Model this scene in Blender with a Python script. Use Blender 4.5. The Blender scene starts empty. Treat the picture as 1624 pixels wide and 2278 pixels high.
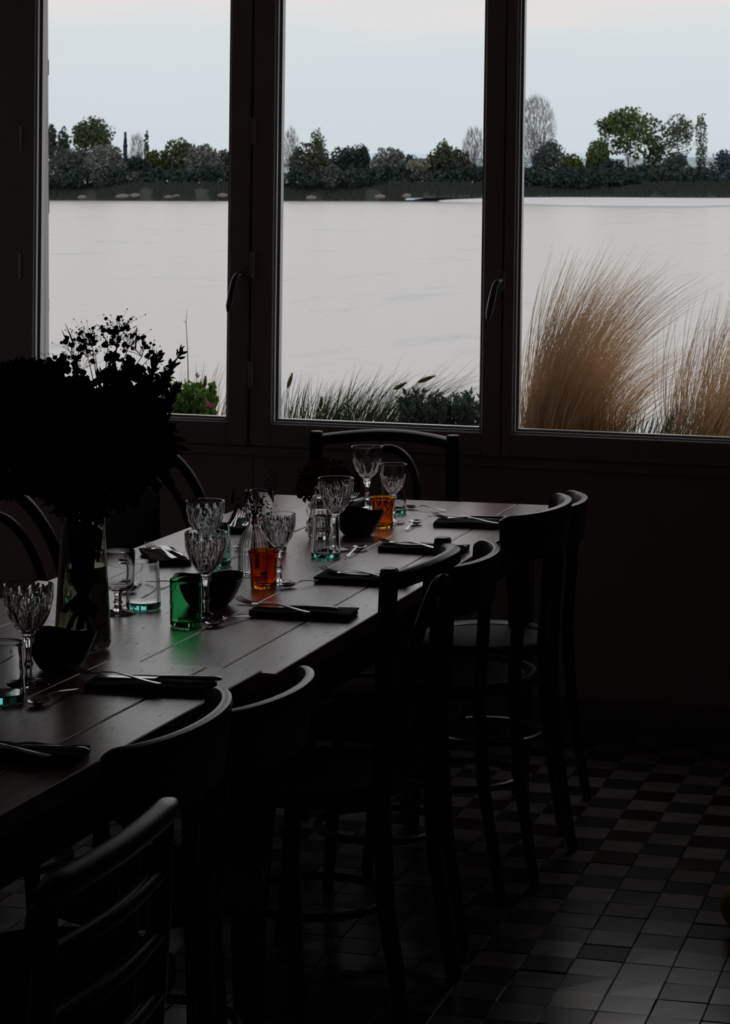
import bpy, bmesh, math, random
from math import sin, cos, pi, radians, sqrt, atan2
from mathutils import Vector, Matrix, noise
R = random.Random(7)
SC = bpy.context.scene
COL = SC.collection

# ------------------------------------------------------------------ camera
W_PX, H_PX = 1624, 2278
F_PX, CY_PX = 5292.5, 577.1
PITCH, YAW, ROLL, EYE = 0.0293, 0.2771, 0.0009, 1.5812
cd = bpy.data.cameras.new('camera'); cam = bpy.data.objects.new('camera', cd); COL.objects.link(cam)
fwd = Vector((-sin(YAW)*cos(PITCH), cos(YAW)*cos(PITCH), -sin(PITCH)))
r0 = Vector((cos(YAW), sin(YAW), 0)); u0 = r0.cross(fwd)
rt = r0*cos(ROLL) + u0*sin(ROLL); up = rt.cross(fwd)
cam.matrix_world = Matrix(((rt.x, up.x, -fwd.x, 0), (rt.y, up.y, -fwd.y, 0), (rt.z, up.z, -fwd.z, EYE), (0, 0, 0, 1)))
cd.sensor_fit = 'VERTICAL'; cd.sensor_height = 36.0
cd.lens = 36.0*F_PX/H_PX
cd.shift_y = -(H_PX/2-CY_PX)/H_PX
cd.clip_start = 0.05; cd.clip_end = 20000
cd.dof.use_dof = True; cd.dof.focus_distance = 4.9; cd.dof.aperture_fstop = 30
SC.camera = cam

# ------------------------------------------------------------------ exposure, sky
SC.view_settings.view_transform = 'Standard'
SC.view_settings.look = 'None'
SC.view_settings.gamma = 1.0
SC.view_settings.use_curve_mapping = False
SC.view_settings.exposure = 0.0
SC.cycles.use_denoising = True
SC.cycles.sample_clamp_indirect = 6.0
SC.cycles.max_bounces = 14
SC.cycles.transmission_bounces = 14
SC.cycles.transparent_max_bounces = 16
SC.cycles.caustics_reflective = False

wd = bpy.data.worlds.new('overcast_sky'); SC.world = wd; wd.use_nodes = True
nt = wd.node_tree; nt.nodes.clear()
def N(nt, t, **k):
    n = nt.nodes.new(t)
    for a, b in k.items(): setattr(n, a, b)
    return n
tc = N(nt, 'ShaderNodeTexCoord'); sep = N(nt, 'ShaderNodeSeparateXYZ')
nt.links.new(tc.outputs['Generated'], sep.inputs[0])
mp = N(nt, 'ShaderNodeMapping'); mp.inputs['Scale'].default_value = (9, 9, 60)
nt.links.new(tc.outputs['Generated'], mp.inputs[0])
ns = N(nt, 'ShaderNodeTexNoise'); ns.inputs['Scale'].default_value = 1.0; ns.inputs['Detail'].default_value = 4
nt.links.new(mp.outputs[0], ns.inputs['Vector'])
m1 = N(nt, 'ShaderNodeMath', operation='MULTIPLY_ADD'); m1.inputs[1].default_value = 0.035; 
nt.links.new(ns.outputs[0], m1.inputs[0]); nt.links.new(sep.outputs['Z'], m1.inputs[2])
cr = N(nt, 'ShaderNodeValToRGB')
cr.color_ramp.elements[0].position = 0.0; cr.color_ramp.elements[0].color = (.62, .70, .78, 1)
cr.color_ramp.elements[1].position = 1.0; cr.color_ramp.elements[1].color = (.70, .70, .71, 1)
for p, c_ in ((0.03, (.65, .71, .75, 1)), (.055, (.67, .72, .765, 1)), (.083, (.71, .76, .79, 1)), (.097, (.82, .78, .755, 1)), (.2, (.74, .73, .73, 1))):
    e = cr.color_ramp.elements.new(p); e.color = c_
nt.links.new(m1.outputs[0], cr.inputs[0])
bg = N(nt, 'ShaderNodeBackground'); bg.inputs['Strength'].default_value = 1.0
nt.links.new(cr.outputs[0], bg.inputs[0])
wo = N(nt, 'ShaderNodeOutputWorld'); nt.links.new(bg.outputs[0], wo.inputs[0])

# ------------------------------------------------------------------ materials
def mat(name, col=(.5, .5, .5), rough=.5, metal=0., spec=.5, coat=0., var=0., scale=20., bump=0., bscale=60., trans=0., ior=1.45, stretch=None, col2=None, objvar=0.):
    m = bpy.data.materials.new(name); m.use_nodes = True
    t = m.node_tree; b = t.nodes['Principled BSDF']
    b.inputs['Base Color'].default_value = (*col, 1); b.inputs['Roughness'].default_value = rough
    b.inputs['Metallic'].default_value = metal; b.inputs['Specular IOR Level'].default_value = spec
    b.inputs['Coat Weight'].default_value = coat; b.inputs['Coat Roughness'].default_value = max(.12, rough*.8)
    b.inputs['Transmission Weight'].default_value = trans; b.inputs['IOR'].default_value = ior
    if var or bump or col2:
        c = N(t, 'ShaderNodeTexCoord'); mpn = N(t, 'ShaderNodeMapping')
        if stretch: mpn.inputs['Scale'].default_value = stretch
        t.links.new(c.outputs['Object'], mpn.inputs[0])
        if objvar:
            oi = N(t, 'ShaderNodeObjectInfo'); vm = N(t, 'ShaderNodeMath', operation='MULTIPLY'); vm.inputs[1].default_value = 37.
            t.links.new(oi.outputs['Random'], vm.inputs[0]); cx = N(t, 'ShaderNodeCombineXYZ')
            for i in range(3): t.links.new(vm.outputs[0], cx.inputs[i])
            t.links.new(cx.outputs[0], mpn.inputs['Location'])
        n1 = N(t, 'ShaderNodeTexNoise'); n1.inputs['Scale'].default_value = scale; n1.inputs['Detail'].default_value = 5
        t.links.new(mpn.outputs[0], n1.inputs['Vector'])
        if var or col2:
            rp = N(t, 'ShaderNodeValToRGB')
            c2 = col2 or tuple(x*(1-var) for x in col); c1 = col if col2 else tuple(min(1, x*(1+var)) for x in col)
            rp.color_ramp.elements[0].position = .35; rp.color_ramp.elements[0].color = (*c2, 1)
            rp.color_ramp.elements[1].position = .65; rp.color_ramp.elements[1].color = (*c1, 1)
            t.links.new(n1.outputs[0], rp.inputs[0])
            src = rp.outputs[0]
            if objvar:
                hv = N(t, 'ShaderNodeHueSaturation'); mr = N(t, 'ShaderNodeMapRange')
                mr.inputs['To Min'].default_value = 1-objvar; mr.inputs['To Max'].default_value = 1+objvar
                t.links.new(oi.outputs['Random'], mr.inputs['Value']); t.links.new(mr.outputs[0], hv.inputs['Value'])
                t.links.new(src, hv.inputs['Color']); src = hv.outputs[0]
            if name == 'tabletop_wood':      # small dark pits and worn scratches
                mp3 = N(t, 'ShaderNodeMapping'); mp3.inputs['Scale'].default_value = (170, 40, 170); t.links.new(c.outputs['Object'], mp3.inputs[0])
                n3 = N(t, 'ShaderNodeTexNoise'); n3.inputs['Scale'].default_value = 1.; n3.inputs['Detail'].default_value = 3; t.links.new(mp3.outputs[0], n3.inputs['Vector'])
                r3 = N(t, 'ShaderNodeValToRGB'); r3.color_ramp.elements[0].position = .26; r3.color_ramp.elements[0].color = (.35, .3, .28, 1); r3.color_ramp.elements[1].position = .32; r3.color_ramp.elements[1].color = (1, 1, 1, 1)
                t.links.new(n3.outputs[0], r3.inputs[0]); mm = N(t, 'ShaderNodeMix', data_type='RGBA', blend_type='MULTIPLY'); mm.inputs[0].default_value = 1
                t.links.new(src, mm.inputs[6]); t.links.new(r3.outputs[0], mm.inputs[7]); src = mm.outputs[2]
                r4 = N(t, 'ShaderNodeMapRange'); r4.inputs['From Min'].default_value = .26; r4.inputs['From Max'].default_value = .36; r4.inputs['To Min'].default_value = .55; r4.inputs['To Max'].default_value = rough
                t.links.new(n3.outputs[0], r4.inputs['Value']); t.links.new(r4.outputs[0], b.inputs['Roughness']); t.links.new(r4.outputs[0], b.inputs['Coat Roughness'])
            t.links.new(src, b.inputs['Base Color'])
        if bump:
            n2 = N(t, 'ShaderNodeTexNoise'); n2.inputs['Scale'].default_value = bscale; n2.inputs['Detail'].default_value = 6
            t.links.new(mpn.outputs[0], n2.inputs['Vector'])
            bp = N(t, 'ShaderNodeBump'); bp.inputs['Strength'].default_value = bump; bp.inputs['Distance'].default_value = .002
            t.links.new(n2.outputs[0], bp.inputs['Height']); t.links.new(bp.outputs[0], b.inputs['Normal'])
    return m

def glass(name, col=(1, 1, 1), rough=0., ior=1.5):
    m = bpy.data.materials.new(name); m.use_nodes = True
    b = m.node_tree.nodes['Principled BSDF']
    b.inputs['Base Color'].default_value = (*col, 1); b.inputs['Transmission Weight'].default_value = 1
    b.inputs['Roughness'].default_value = rough; b.inputs['IOR'].default_value = ior
    return m

M = {}
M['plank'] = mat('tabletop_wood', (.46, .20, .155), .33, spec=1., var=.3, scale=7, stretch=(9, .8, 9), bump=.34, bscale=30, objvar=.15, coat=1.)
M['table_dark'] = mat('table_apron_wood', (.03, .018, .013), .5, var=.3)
M['chair'] = mat('black_varnished_wood', (.0045, .004, .0045), .36, spec=.45, var=.3, coat=.1)
M['chair_brown'] = mat('dark_brown_varnished_wood', (.012, .007, .006), .38, spec=.6, var=.4, scale=12, stretch=(1, 1, 6), coat=.7)
M['seat'] = mat('worn_seat_wood', (.012, .008, .007), .5, var=.4)
M['metal_black'] = mat('black_painted_steel', (.002, .002, .003), .8, spec=.05)
M['frame'] = mat('window_frame_paint', (.74, .71, .71), .42, var=.03)
M['bead'] = mat('glazing_bead_gloss', (.85, .86, .88), .2)
M['gasket'] = mat('rubber_gasket', (.012, .012, .014), .6)
M['wall'] = mat('wall_paint', (.74, .68, .66), .85, var=.1, scale=3, bump=.1)
M['wall_dark'] = mat('dark_panelling', (.50, .43, .40), .8, var=.1, scale=3)
M['ceiling'] = mat('ceiling_paint', (.75, .70, .66), .9)
M['skirting'] = mat('skirting_paint', (.40, .33, .30), .5)
M['handle'] = mat('window_handle_metal', (.2, .2, .21), .35, metal=.7)
M['steel'] = mat('polished_steel', (.62, .62, .64), .18, metal=1., bump=.05, bscale=15)
M['crystal'] = glass('cut_crystal', (.97, .97, .98), 0., 1.52)
M['clear'] = glass('clear_glass', (.96, .975, .97), .0, 1.5)
M['teal'] = glass('thick_teal_glass', (.17, .70, .60), .02)
M['tealwall'] = glass('pale_teal_glass', (.62, .92, .85), .0)
M['green'] = glass('emerald_glass', (.20, .72, .38), .0)
M['amber'] = glass('amber_glass', (.80, .20, .012), .0)
M['amber2'] = glass('honey_amber_glass', (.95, .34, .02), .02)
M['red'] = glass('ruby_glass', (.55, .01, .01), .0)
M['smoke'] = glass('smoked_glass', (.55, .56, .48), .0)
M['water_vase'] = glass('vase_water', (.62, .64, .52), .0, 1.33)
M['bowl'] = mat('brown_stoneware', (.055, .026, .020), .38, var=.25, scale=9, bump=.1)
M['bowl_dark'] = mat('black_stoneware', (.012, .010, .010), .4, var=.2)
M['navy'] = mat('navy_linen', (.010, .012, .022), .9, var=.2, scale=60, bump=.4, bscale=400)
M['olive'] = mat('olive_linen', (.075, .062, .018), .9, var=.2, scale=60, bump=.4, bscale=400)
M['black_linen'] = mat('black_linen', (.008, .008, .010), .9, var=.2, scale=60, bump=.4, bscale=400)
M['grout'] = mat('grout', (.05, .045, .04), .9, var=.2)
M['tile_light'] = mat('cement_tile_grey', (.30, .27, .24), .24, coat=.6, var=.18, scale=14, bump=.18, bscale=18, objvar=.12)
M['tile_slate'] = mat('cement_tile_slate', (.060, .060, .068), .24, coat=.6, var=.25, scale=14, bump=.18, bscale=18, objvar=.2)
M['tile_ox'] = mat('cement_tile_oxblood', (.040, .008, .008), .24, coat=.6, var=.25, scale=14, bump=.18, bscale=18, objvar=.2)
M['tile_black'] = mat('cement_tile_black', (.022, .020, .024), .24, coat=.6, var=.25, scale=14, bump=.18, bscale=18, objvar=.2)
M['yellow'] = mat('yellow_rind', (.85, .55, .03), .5, var=.12, scale=12)
M['brick'] = mat('old_brick', (.22, .11, .075), .9, var=.3, scale=12, bump=.6, objvar=.25)
M['mortar'] = mat('mortar', (.35, .32, .28), .95)
M['reveal'] = mat('outer_reveal_paint', (.42, .46, .52), .5)
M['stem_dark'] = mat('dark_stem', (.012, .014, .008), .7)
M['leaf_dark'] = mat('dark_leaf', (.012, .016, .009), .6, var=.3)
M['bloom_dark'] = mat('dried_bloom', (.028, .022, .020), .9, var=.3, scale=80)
M['hydrangea'] = mat('dried_hydrangea_petal', (.24, .095, .035), .8, var=.5, scale=60)
M['bunny'] = mat('dried_grass_plume', (.20, .15, .10), .9, var=.3)
M['sprig'] = mat('dried_sprig', (.25, .13, .09), .9)
M['stipa'] = mat('straw_grass', (.66, .46, .27), .75, var=.35, scale=3)
M['stipa_low'] = mat('russet_grass', (.40, .20, .09), .8, var=.35, scale=4)
M['grass'] = mat('green_grass', (.075, .115, .042), .9, spec=.15, var=.4, scale=4)
M['grass_pale'] = mat('pale_dry_grass', (.42, .36, .25), .8, var=.2)
M['seedhead'] = mat('grass_seed_head', (.17, .15, .06), .9, var=.3, scale=30)
M['sedum'] = mat('grey_green_leaf', (.11, .155, .13), .85, spec=.15, var=.35, scale=9)
M['gera'] = mat('fresh_green_leaf', (.14, .24, .06), .6, var=.35, scale=9)
M['pink'] = mat('pink_petal', (.6, .22, .34), .7)
M['soil'] = mat('planter_soil', (.05, .035, .025), .95, var=.3)
M['terrace'] = mat('gravel_terrace', (.18, .16, .14), .95, var=.2)
M['bank'] = mat('bank_grass', (.032, .042, .034), .95, col2=(.036, .042, .036), scale=.04, stretch=(1, 1, 3))
M['reeds'] = mat('reeds', (.050, .062, .050), .95)
M['sand'] = mat('pale_sand', (.74, .72, .74), .9, var=.04, scale=.05)
M['sand_shadow'] = mat('sand_shadow', (.42, .41, .43), .7)  # darker sand tone, a painted shadow for the spit's near edge
M['rock'] = mat('pale_rock', (.22, .20, .19), .9, var=.2)
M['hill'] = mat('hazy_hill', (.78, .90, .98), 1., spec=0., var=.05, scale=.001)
def leafy(k, f):
    t = M[k].node_tree; b = t.nodes['Principled BSDF']; o = t.nodes['Material Output']
    tl = N(t, 'ShaderNodeBsdfTranslucent'); mx = N(t, 'ShaderNodeMixShader'); mx.inputs[0].default_value = f
    if b.inputs['Base Color'].links: t.links.new(b.inputs['Base Color'].links[0].from_socket, tl.inputs[0])
    else: tl.inputs[0].default_value = b.inputs['Base Color'].default_value
    t.links.new(b.outputs[0], mx.inputs[1]); t.links.new(tl.outputs[0], mx.inputs[2]); t.links.new(mx.outputs[0], o.inputs[0])
for k in ('stipa', 'stipa_low', 'grass_pale', 'gera'): leafy(k, .5)
for k in ('grass', 'seedhead', 'sedum'): leafy(k, .25)
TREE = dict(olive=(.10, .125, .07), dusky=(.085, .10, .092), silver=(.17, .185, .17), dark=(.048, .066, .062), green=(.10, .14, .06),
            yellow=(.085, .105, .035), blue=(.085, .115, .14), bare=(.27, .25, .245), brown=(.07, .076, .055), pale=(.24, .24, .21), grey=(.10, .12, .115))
for k, v in TREE.items(): M['t_'+k] = mat('foliage_'+k, v, .95, spec=.1, var=.3, scale=.6)  # tree colours lightened to carry the air haze over the river
M['bark'] = mat('tree_bark', (.06, .055, .05), .95)

# thin window pane: straight-through transmission plus a faint mirror
pm = bpy.data.materials.new('window_glass'); pm.use_nodes = True; t = pm.node_tree; t.nodes.clear()
tr = N(t, 'ShaderNodeBsdfTransparent'); tr.inputs[0].default_value = (.965, .975, .975, 1)
gl = N(t, 'ShaderNodeBsdfGlossy'); gl.inputs['Roughness'].default_value = 0.; fr = N(t, 'ShaderNodeFresnel'); fr.inputs[0].default_value = 1.3
mx = N(t, 'ShaderNodeMixShader'); o = N(t, 'ShaderNodeOutputMaterial')
t.links.new(fr.outputs[0], mx.inputs[0]); t.links.new(tr.outputs[0], mx.inputs[1]); t.links.new(gl.outputs[0], mx.inputs[2]); t.links.new(mx.outputs[0], o.inputs[0])
M['pane'] = pm

# river: muddy, wind-rippled
wm = bpy.data.materials.new('river_water'); wm.use_nodes = True; t = wm.node_tree; b = t.nodes['Principled BSDF']
b.inputs['Base Color'].default_value = (.50, .47, .455, 1); b.inputs['Roughness'].default_value = .22; b.inputs['IOR'].default_value = 1.36
c = N(t, 'ShaderNodeTexCoord'); mpn = N(t, 'ShaderNodeMapping'); mpn.inputs['Scale'].default_value = (.7, .4, 1); t.links.new(c.outputs['Object'], mpn.inputs[0])
n1 = N(t, 'ShaderNodeTexNoise'); n1.inputs['Scale'].default_value = 1.; n1.inputs['Detail'].default_value = 8; n1.inputs['Roughness'].default_value = .62; t.links.new(mpn.outputs[0], n1.inputs['Vector'])
bp = N(t, 'ShaderNodeBump'); bp.inputs['Strength'].default_value = .35; bp.inputs['Distance'].default_value = .25; t.links.new(n1.outputs[0], bp.inputs['Height']); t.links.new(bp.outputs[0], b.inputs['Normal'])
mp2 = N(t, 'ShaderNodeMapping'); mp2.inputs['Scale'].default_value = (.32, .11, 1); t.links.new(c.outputs['Object'], mp2.inputs[0])
n2 = N(t, 'ShaderNodeTexNoise'); n2.inputs['Scale'].default_value = 1.; n2.inputs['Detail'].default_value = 7; n2.inputs['Roughness'].default_value = .65; t.links.new(mp2.outputs[0], n2.inputs['Vector'])
rp = N(t, 'ShaderNodeValToRGB'); rp.color_ramp.elements[0].position = .30; rp.color_ramp.elements[0].color = (.40, .40, .42, 1); rp.color_ramp.elements[1].position = .42; rp.color_ramp.elements[1].color = (.60, .57, .55, 1)
t.links.new(n2.outputs[0], rp.inputs[0]); t.links.new(rp.outputs[0], b.inputs['Base Color'])
M['river'] = wm

# ------------------------------------------------------------------ mesh helpers
class MB:
    def __init__(s): s.v = []; s.f = []; s.mi = []
    def add(s, vs, fs, mi=0):
        o = len(s.v); s.v.extend(vs); s.f.extend([tuple(i+o for i in f) for f in fs]); s.mi.extend([mi]*len(fs)); return s
    def box(s, x0, x1, y0, y1, z0, z1, mi=0):
        return s.add([(x0, y0, z0), (x1, y0, z0), (x1, y1, z0), (x0, y1, z0), (x0, y0, z1), (x1, y0, z1), (x1, y1, z1), (x0, y1, z1)],
                     [(3, 2, 1, 0), (4, 5, 6, 7), (0, 1, 5, 4), (1, 2, 6, 5), (2, 3, 7, 6), (3, 0, 4, 7)], mi)
    def bbox(s, x0, x1, y0, y1, z0, z1, b=.002, mi=0):
        # box with chamfered edges (top and bottom rims and uprights)
        def ring(i, z): 
            return [(x0+i+b, y0+i, z), (x1-i-b, y0+i, z), (x1-i, y0+i+b, z), (x1-i, y1-i-b, z), (x1-i-b, y1-i, z), (x0+i+b, y1-i, z), (x0+i, y1-i-b, z), (x0+i, y0+i+b, z)]
        vs = ring(b, z0)+ring(0, z0+b)+ring(0, z1-b)+ring(b, z1)
        fs = [tuple(range(7, -1, -1)), tuple(range(24, 32))]
        for k in range(3):
            for i in range(8): j = (i+1) % 8; fs.append((k*8+i, k*8+j, k*8+8+j, k*8+8+i))
        return s.add(vs, fs, mi)
    def lathe(s, prof, n=32, cx=0, cy=0, fn=None, mi=0, closed=False):
        vs = []; fs = []
        for k, (r, z) in enumerate(prof):
            for i in range(n):
                a = 2*pi*i/n; rr = r*(fn(a, z, k) if fn else 1)
                vs.append((cx+rr*cos(a), cy+rr*sin(a), z))
        m = len(prof)
        for k in range(m-1 if not closed else m):
            k2 = (k+1) % m
            for i in range(n):
                j = (i+1) % n; fs.append((k*n+i, k*n+j, k2*n+j, k2*n+i))
        if not closed:
            if prof[0][0] > 1e-5: fs.append(tuple(range(n-1, -1, -1)))
            if prof[-1][0] > 1e-5: fs.append(tuple((m-1)*n+i for i in range(n)))
        return s.add(vs, fs, mi)
    def tube(s, path, rad, n=8, mi=0, sq=None, caps=True, upv=None):
        P = [Vector(p) for p in path]; m = len(P)
        if not hasattr(rad, '__len__'): rad = [rad]*m
        vs = []; fs = []; last = Vector(upv) if upv else None
        for k in range(m):
            d = (P[min(k+1, m-1)]-P[max(k-1, 0)]).normalized()
            if last is None:
                last = Vector((0, 0, 1)) if abs(d.z) < .9 else Vector((1, 0, 0))
            a = (last-d*last.dot(d)); a = a.normalized() if a.length > 1e-6 else d.orthogonal().normalized()
            last = a; b_ = d.cross(a)
            for i in range(n):
                t_ = 2*pi*(i+.5*(sq is not None))/n; e = 1 if sq is None else sq
                c1, s1 = cos(t_), sin(t_)
                if sq is not None:
                    q = 2.8; c1 = math.copysign(abs(c1)**(2/q), c1); s1 = math.copysign(abs(s1)**(2/q), s1)
                vs.append(tuple(P[k]+a*(rad[k]*c1*e)+b_*(rad[k]*s1)))
        for k in range(m-1):
            for i in range(n): j = (i+1) % n; fs.append((k*n+i, k*n+j, k*n+n+j, k*n+n+i))
        if caps: fs.append(tuple(range(n-1, -1, -1))); fs.append(tuple((m-1)*n+i for i in range(n)))
        return s.add(vs, fs, mi)
    def ball(s, c, r, sx=1, sy=1, sz=1, mi=0, sub=1):
        base = ICO[sub]
        return s.add([(c[0]+x*r*sx, c[1]+y*r*sy, c[2]+z*r*sz) for x, y, z in base[0]], base[1], mi)
    def leaf(s, p, d, w, L, nrm=None, mi=0, fold=.25):
        p = Vector(p); d = Vector(d).normalized(); n_ = Vector(nrm) if nrm else Vector((R.gauss(0, 1), R.gauss(0, 1), R.gauss(0, 1)))
        sd = d.cross(n_); sd = sd.normalized() if sd.length > 1e-5 else d.orthogonal().normalized(); nn = sd.cross(d)
        vs = [p, p+d*L*.35+sd*w*.5+nn*w*fold, p+d*L*.75+sd*w*.35+nn*w*fold, p+d*L, p+d*L*.75-sd*w*.35+nn*w*fold, p+d*L*.35-sd*w*.5+nn*w*fold, p+d*L*.5]
        return s.add([tuple(v) for v in vs], [(0, 1, 6), (1, 2, 6), (2, 3, 6), (3, 4, 6), (4, 5, 6), (5, 0, 6)], mi)
    def mesh(s, name, mats, smooth=True, ang=40):
        me = bpy.data.meshes.new(name); me.from_pydata(s.v, [], s.f)
        for m_ in (mats if isinstance(mats, (list, tuple)) else [mats]): me.materials.append(m_)
        if any(s.mi): me.polygons.foreach_set('material_index', s.mi)
        if smooth:
            me.polygons.foreach_set('use_smooth', [True]*len(me.polygons))
            try: me.set_sharp_from_angle(angle=radians(ang))
            except Exception: pass
        me.update(); return me
    def obj(s, name, mats, parent=None, smooth=True, loc=None, rot=None, ang=40, fix=False):
        me = s.mesh(name, mats, smooth, ang)
        if fix:
            bm = bmesh.new(); bm.from_mesh(me); bmesh.ops.recalc_face_normals(bm, faces=bm.faces); bm.to_mesh(me); bm.free()
        o = bpy.data.objects.new(name, me); COL.objects.link(o)
        if parent: o.parent = parent
        if loc: o.location = loc
        if rot: o.rotation_euler = rot
        return o
ICO = {}
for sb in (0, 1, 2):
    bm = bmesh.new(); bmesh.ops.create_icosphere(bm, subdivisions=max(sb, 1), radius=1)
    ICO[sb] = ([tuple(v.co) for v in bm.verts], [tuple(v.index for v in f.verts) for f in bm.faces]); bm.free()

def tag(o, label=None, cat=None, group=None, kind=None):
    if label: o['label'] = label
    if cat: o['category'] = cat
    if group: o['group'] = group
    if kind: o['kind'] = kind
    return o
def empty(name, loc=(0, 0, 0), rz=0, label=None, cat=None, group=None, kind=None, parent=None):
    o = bpy.data.objects.new(name, None); o.empty_display_size = .05; COL.objects.link(o)
    o.location = loc; o.rotation_euler = (0, 0, rz)
    if parent: o.parent = parent
    return tag(o, label, cat, group, kind)
def inst(name, me, parent=None, loc=(0, 0, 0), rot=(0, 0, 0), scale=None):
    o = bpy.data.objects.new(name, me); COL.objects.link(o); o.location = loc; o.rotation_euler = rot
    if scale: o.scale = scale
    if parent: o.parent = parent
    return o
def copy_tree(o, parent=None):
    c = o.copy(); COL.objects.link(c)
    if parent: c.parent = parent
    for ch in [x for x in ALLCH.get(o.name, [])]: copy_tree(ch, c)
    return c
ALLCH = {}

# ================================================================== SETTING
# ---- floor: grout bed, then one tile after another on a 10 cm grid
TX, TY, TS = -.8101, 4.789, .10
ROOM = (-3.6, 3.2, -2.6, 6.8)    # x0 x1 y0 y1
fl = MB().box(ROOM[0], ROOM[1], ROOM[2], ROOM[3]+.3, -.14, -.0035).obj('floor', M['grout'], smooth=False); tag(fl, 'checkered cement tile floor of grey, slate and oxblood squares', None, None, 'structure')
def tile_mb(s=.0993, mb=None, ox=0, oy=0, oz=0, mi=0, jit=0):
    mb = mb or MB(); h = s/2; b_ = .0016
    vs = []
    dz = [R.uniform(-jit, jit) for _ in range(4)]
    for i, (rx, z) in enumerate(((h, -.0090), (h, -.0022), (h-b_, 0.))):
        for k, (sx, sy) in enumerate(((-1, -1), (1, -1), (1, 1), (-1, 1))): vs.append((ox+sx*rx, oy+sy*rx, oz+z+(dz[k] if i else 0)))
    fs = [(8, 9, 10, 11)]
    for k in range(2):
        for i in range(4): j = (i+1) % 4; fs.append((k*4+i, k*4+j, k*4+4+j, k*4+4+i))
    return mb.add(vs, fs, mi)
def tkind(i, j):
    if (i+j) % 2 == 0: return 'tile_light'
    if i % 2 == 0: return 'tile_ox' if j >= 7 or (i*7+j*13) % 9 == 0 else 'tile_black'
    return 'tile_slate'
tm = {k: [tile_mb(jit=.0004).mesh('floor_tile', M[k], smooth=False) for _ in range(3)] for k in ('tile_light', 'tile_slate', 'tile_ox', 'tile_black')}
cells = []
for i in range(-28, 41):
    for j in range(-75, 21):
        cx, cy = TX+(i+.5)*TS, TY+(j+.5)*TS
        if cx < ROOM[0] or cx > ROOM[1] or cy > 6.82 or cy < ROOM[2]: continue
        # picked out one by one: the open strip of floor to the right of the chairs
        x_in = -.30*cy*1.0 + .88*0
        vis = (cy > 3.25) and (cx > -1.18-.0*(cy)) and (cx < -.128*cy+.03)
        cells.append((not vis, cy, i, j, cx, cy))
cells.sort(key=lambda c_: (c_[0], c_[1]))
field = MB(); order = ['tile_light', 'tile_slate', 'tile_ox', 'tile_black']; nt_ = 0
for nv, _, i, j, cx, cy in cells:
    k = tkind(i, j); dz = R.uniform(-.0009, .0007)
    if not nv and nt_ < 300:
        nt_ += 1
        o = inst('floor_tile', R.choice(tm[k]), fl, (cx, cy, dz), (R.gauss(0, .009), R.gauss(0, .007), R.gauss(0, .004)))
    else:
        tile_mb(mb=field, ox=cx, oy=cy, oz=dz, mi=order.index(k), jit=.0006)
ff = field.obj('floor_tile_field', [M[k] for k in order], fl, smooth=False); tag(ff, kind='stuff')

# ---- walls
def wall(name, x0, x1, y0, y1, z0, z1, m): return tag(MB().box(x0, x1, y0, y1, z0, z1).obj(name, m, smooth=False), None, None, None, 'structure')
WZ = .80; HT = 2.75; WTOP = 2.35
WX0, WX1 = -3.06, -.72   # window opening
wb = MB(); wb.box(ROOM[0], ROOM[1], 6.80, 7.10, -.1, WZ); wb.box(ROOM[0], ROOM[1], 6.80, 7.10, WTOP+.06, HT+.1)
wb.box(ROOM[0]-.1, WX0-.02, 6.80, 7.10, WZ, WTOP+.06); wb.box(WX1, ROOM[1]+.1, 6.80, 7.10, WZ, WTOP+.06)
tag(wb.obj('wall_window_side', M['wall'], smooth=False), 'dark plain wall beneath and around the row of windows', None, None, 'structure')
wall('wall_left', ROOM[0]-.2, ROOM[0], ROOM[2]-.2, 7.1, -.1, HT+.1, M['wall_dark'])
wall('wall_right', ROOM[1], ROOM[1]+.2, ROOM[2]-.2, 7.1, -.1, HT+.1, M['wall_dark'])
wall('wall_back', ROOM[0]-.2, ROOM[1]+.2, ROOM[2]-.2, ROOM[2], -.1, HT+.1, M['wall_dark'])
wall('ceiling', ROOM[0]-.2, ROOM[1]+.2, ROOM[2]-.2, 7.1, HT, HT+.2, M['ceiling'])
sk = MB().box(ROOM[0], ROOM[1], 6.782, 6.80, 0, .095); sk.box(ROOM[0], ROOM[1], 6.785, 6.80, .095, .103)
tag(sk.obj('baseboard_window_side', M['skirting'], smooth=False), 'low painted skirting board under the windows', None, None, 'structure')

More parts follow.
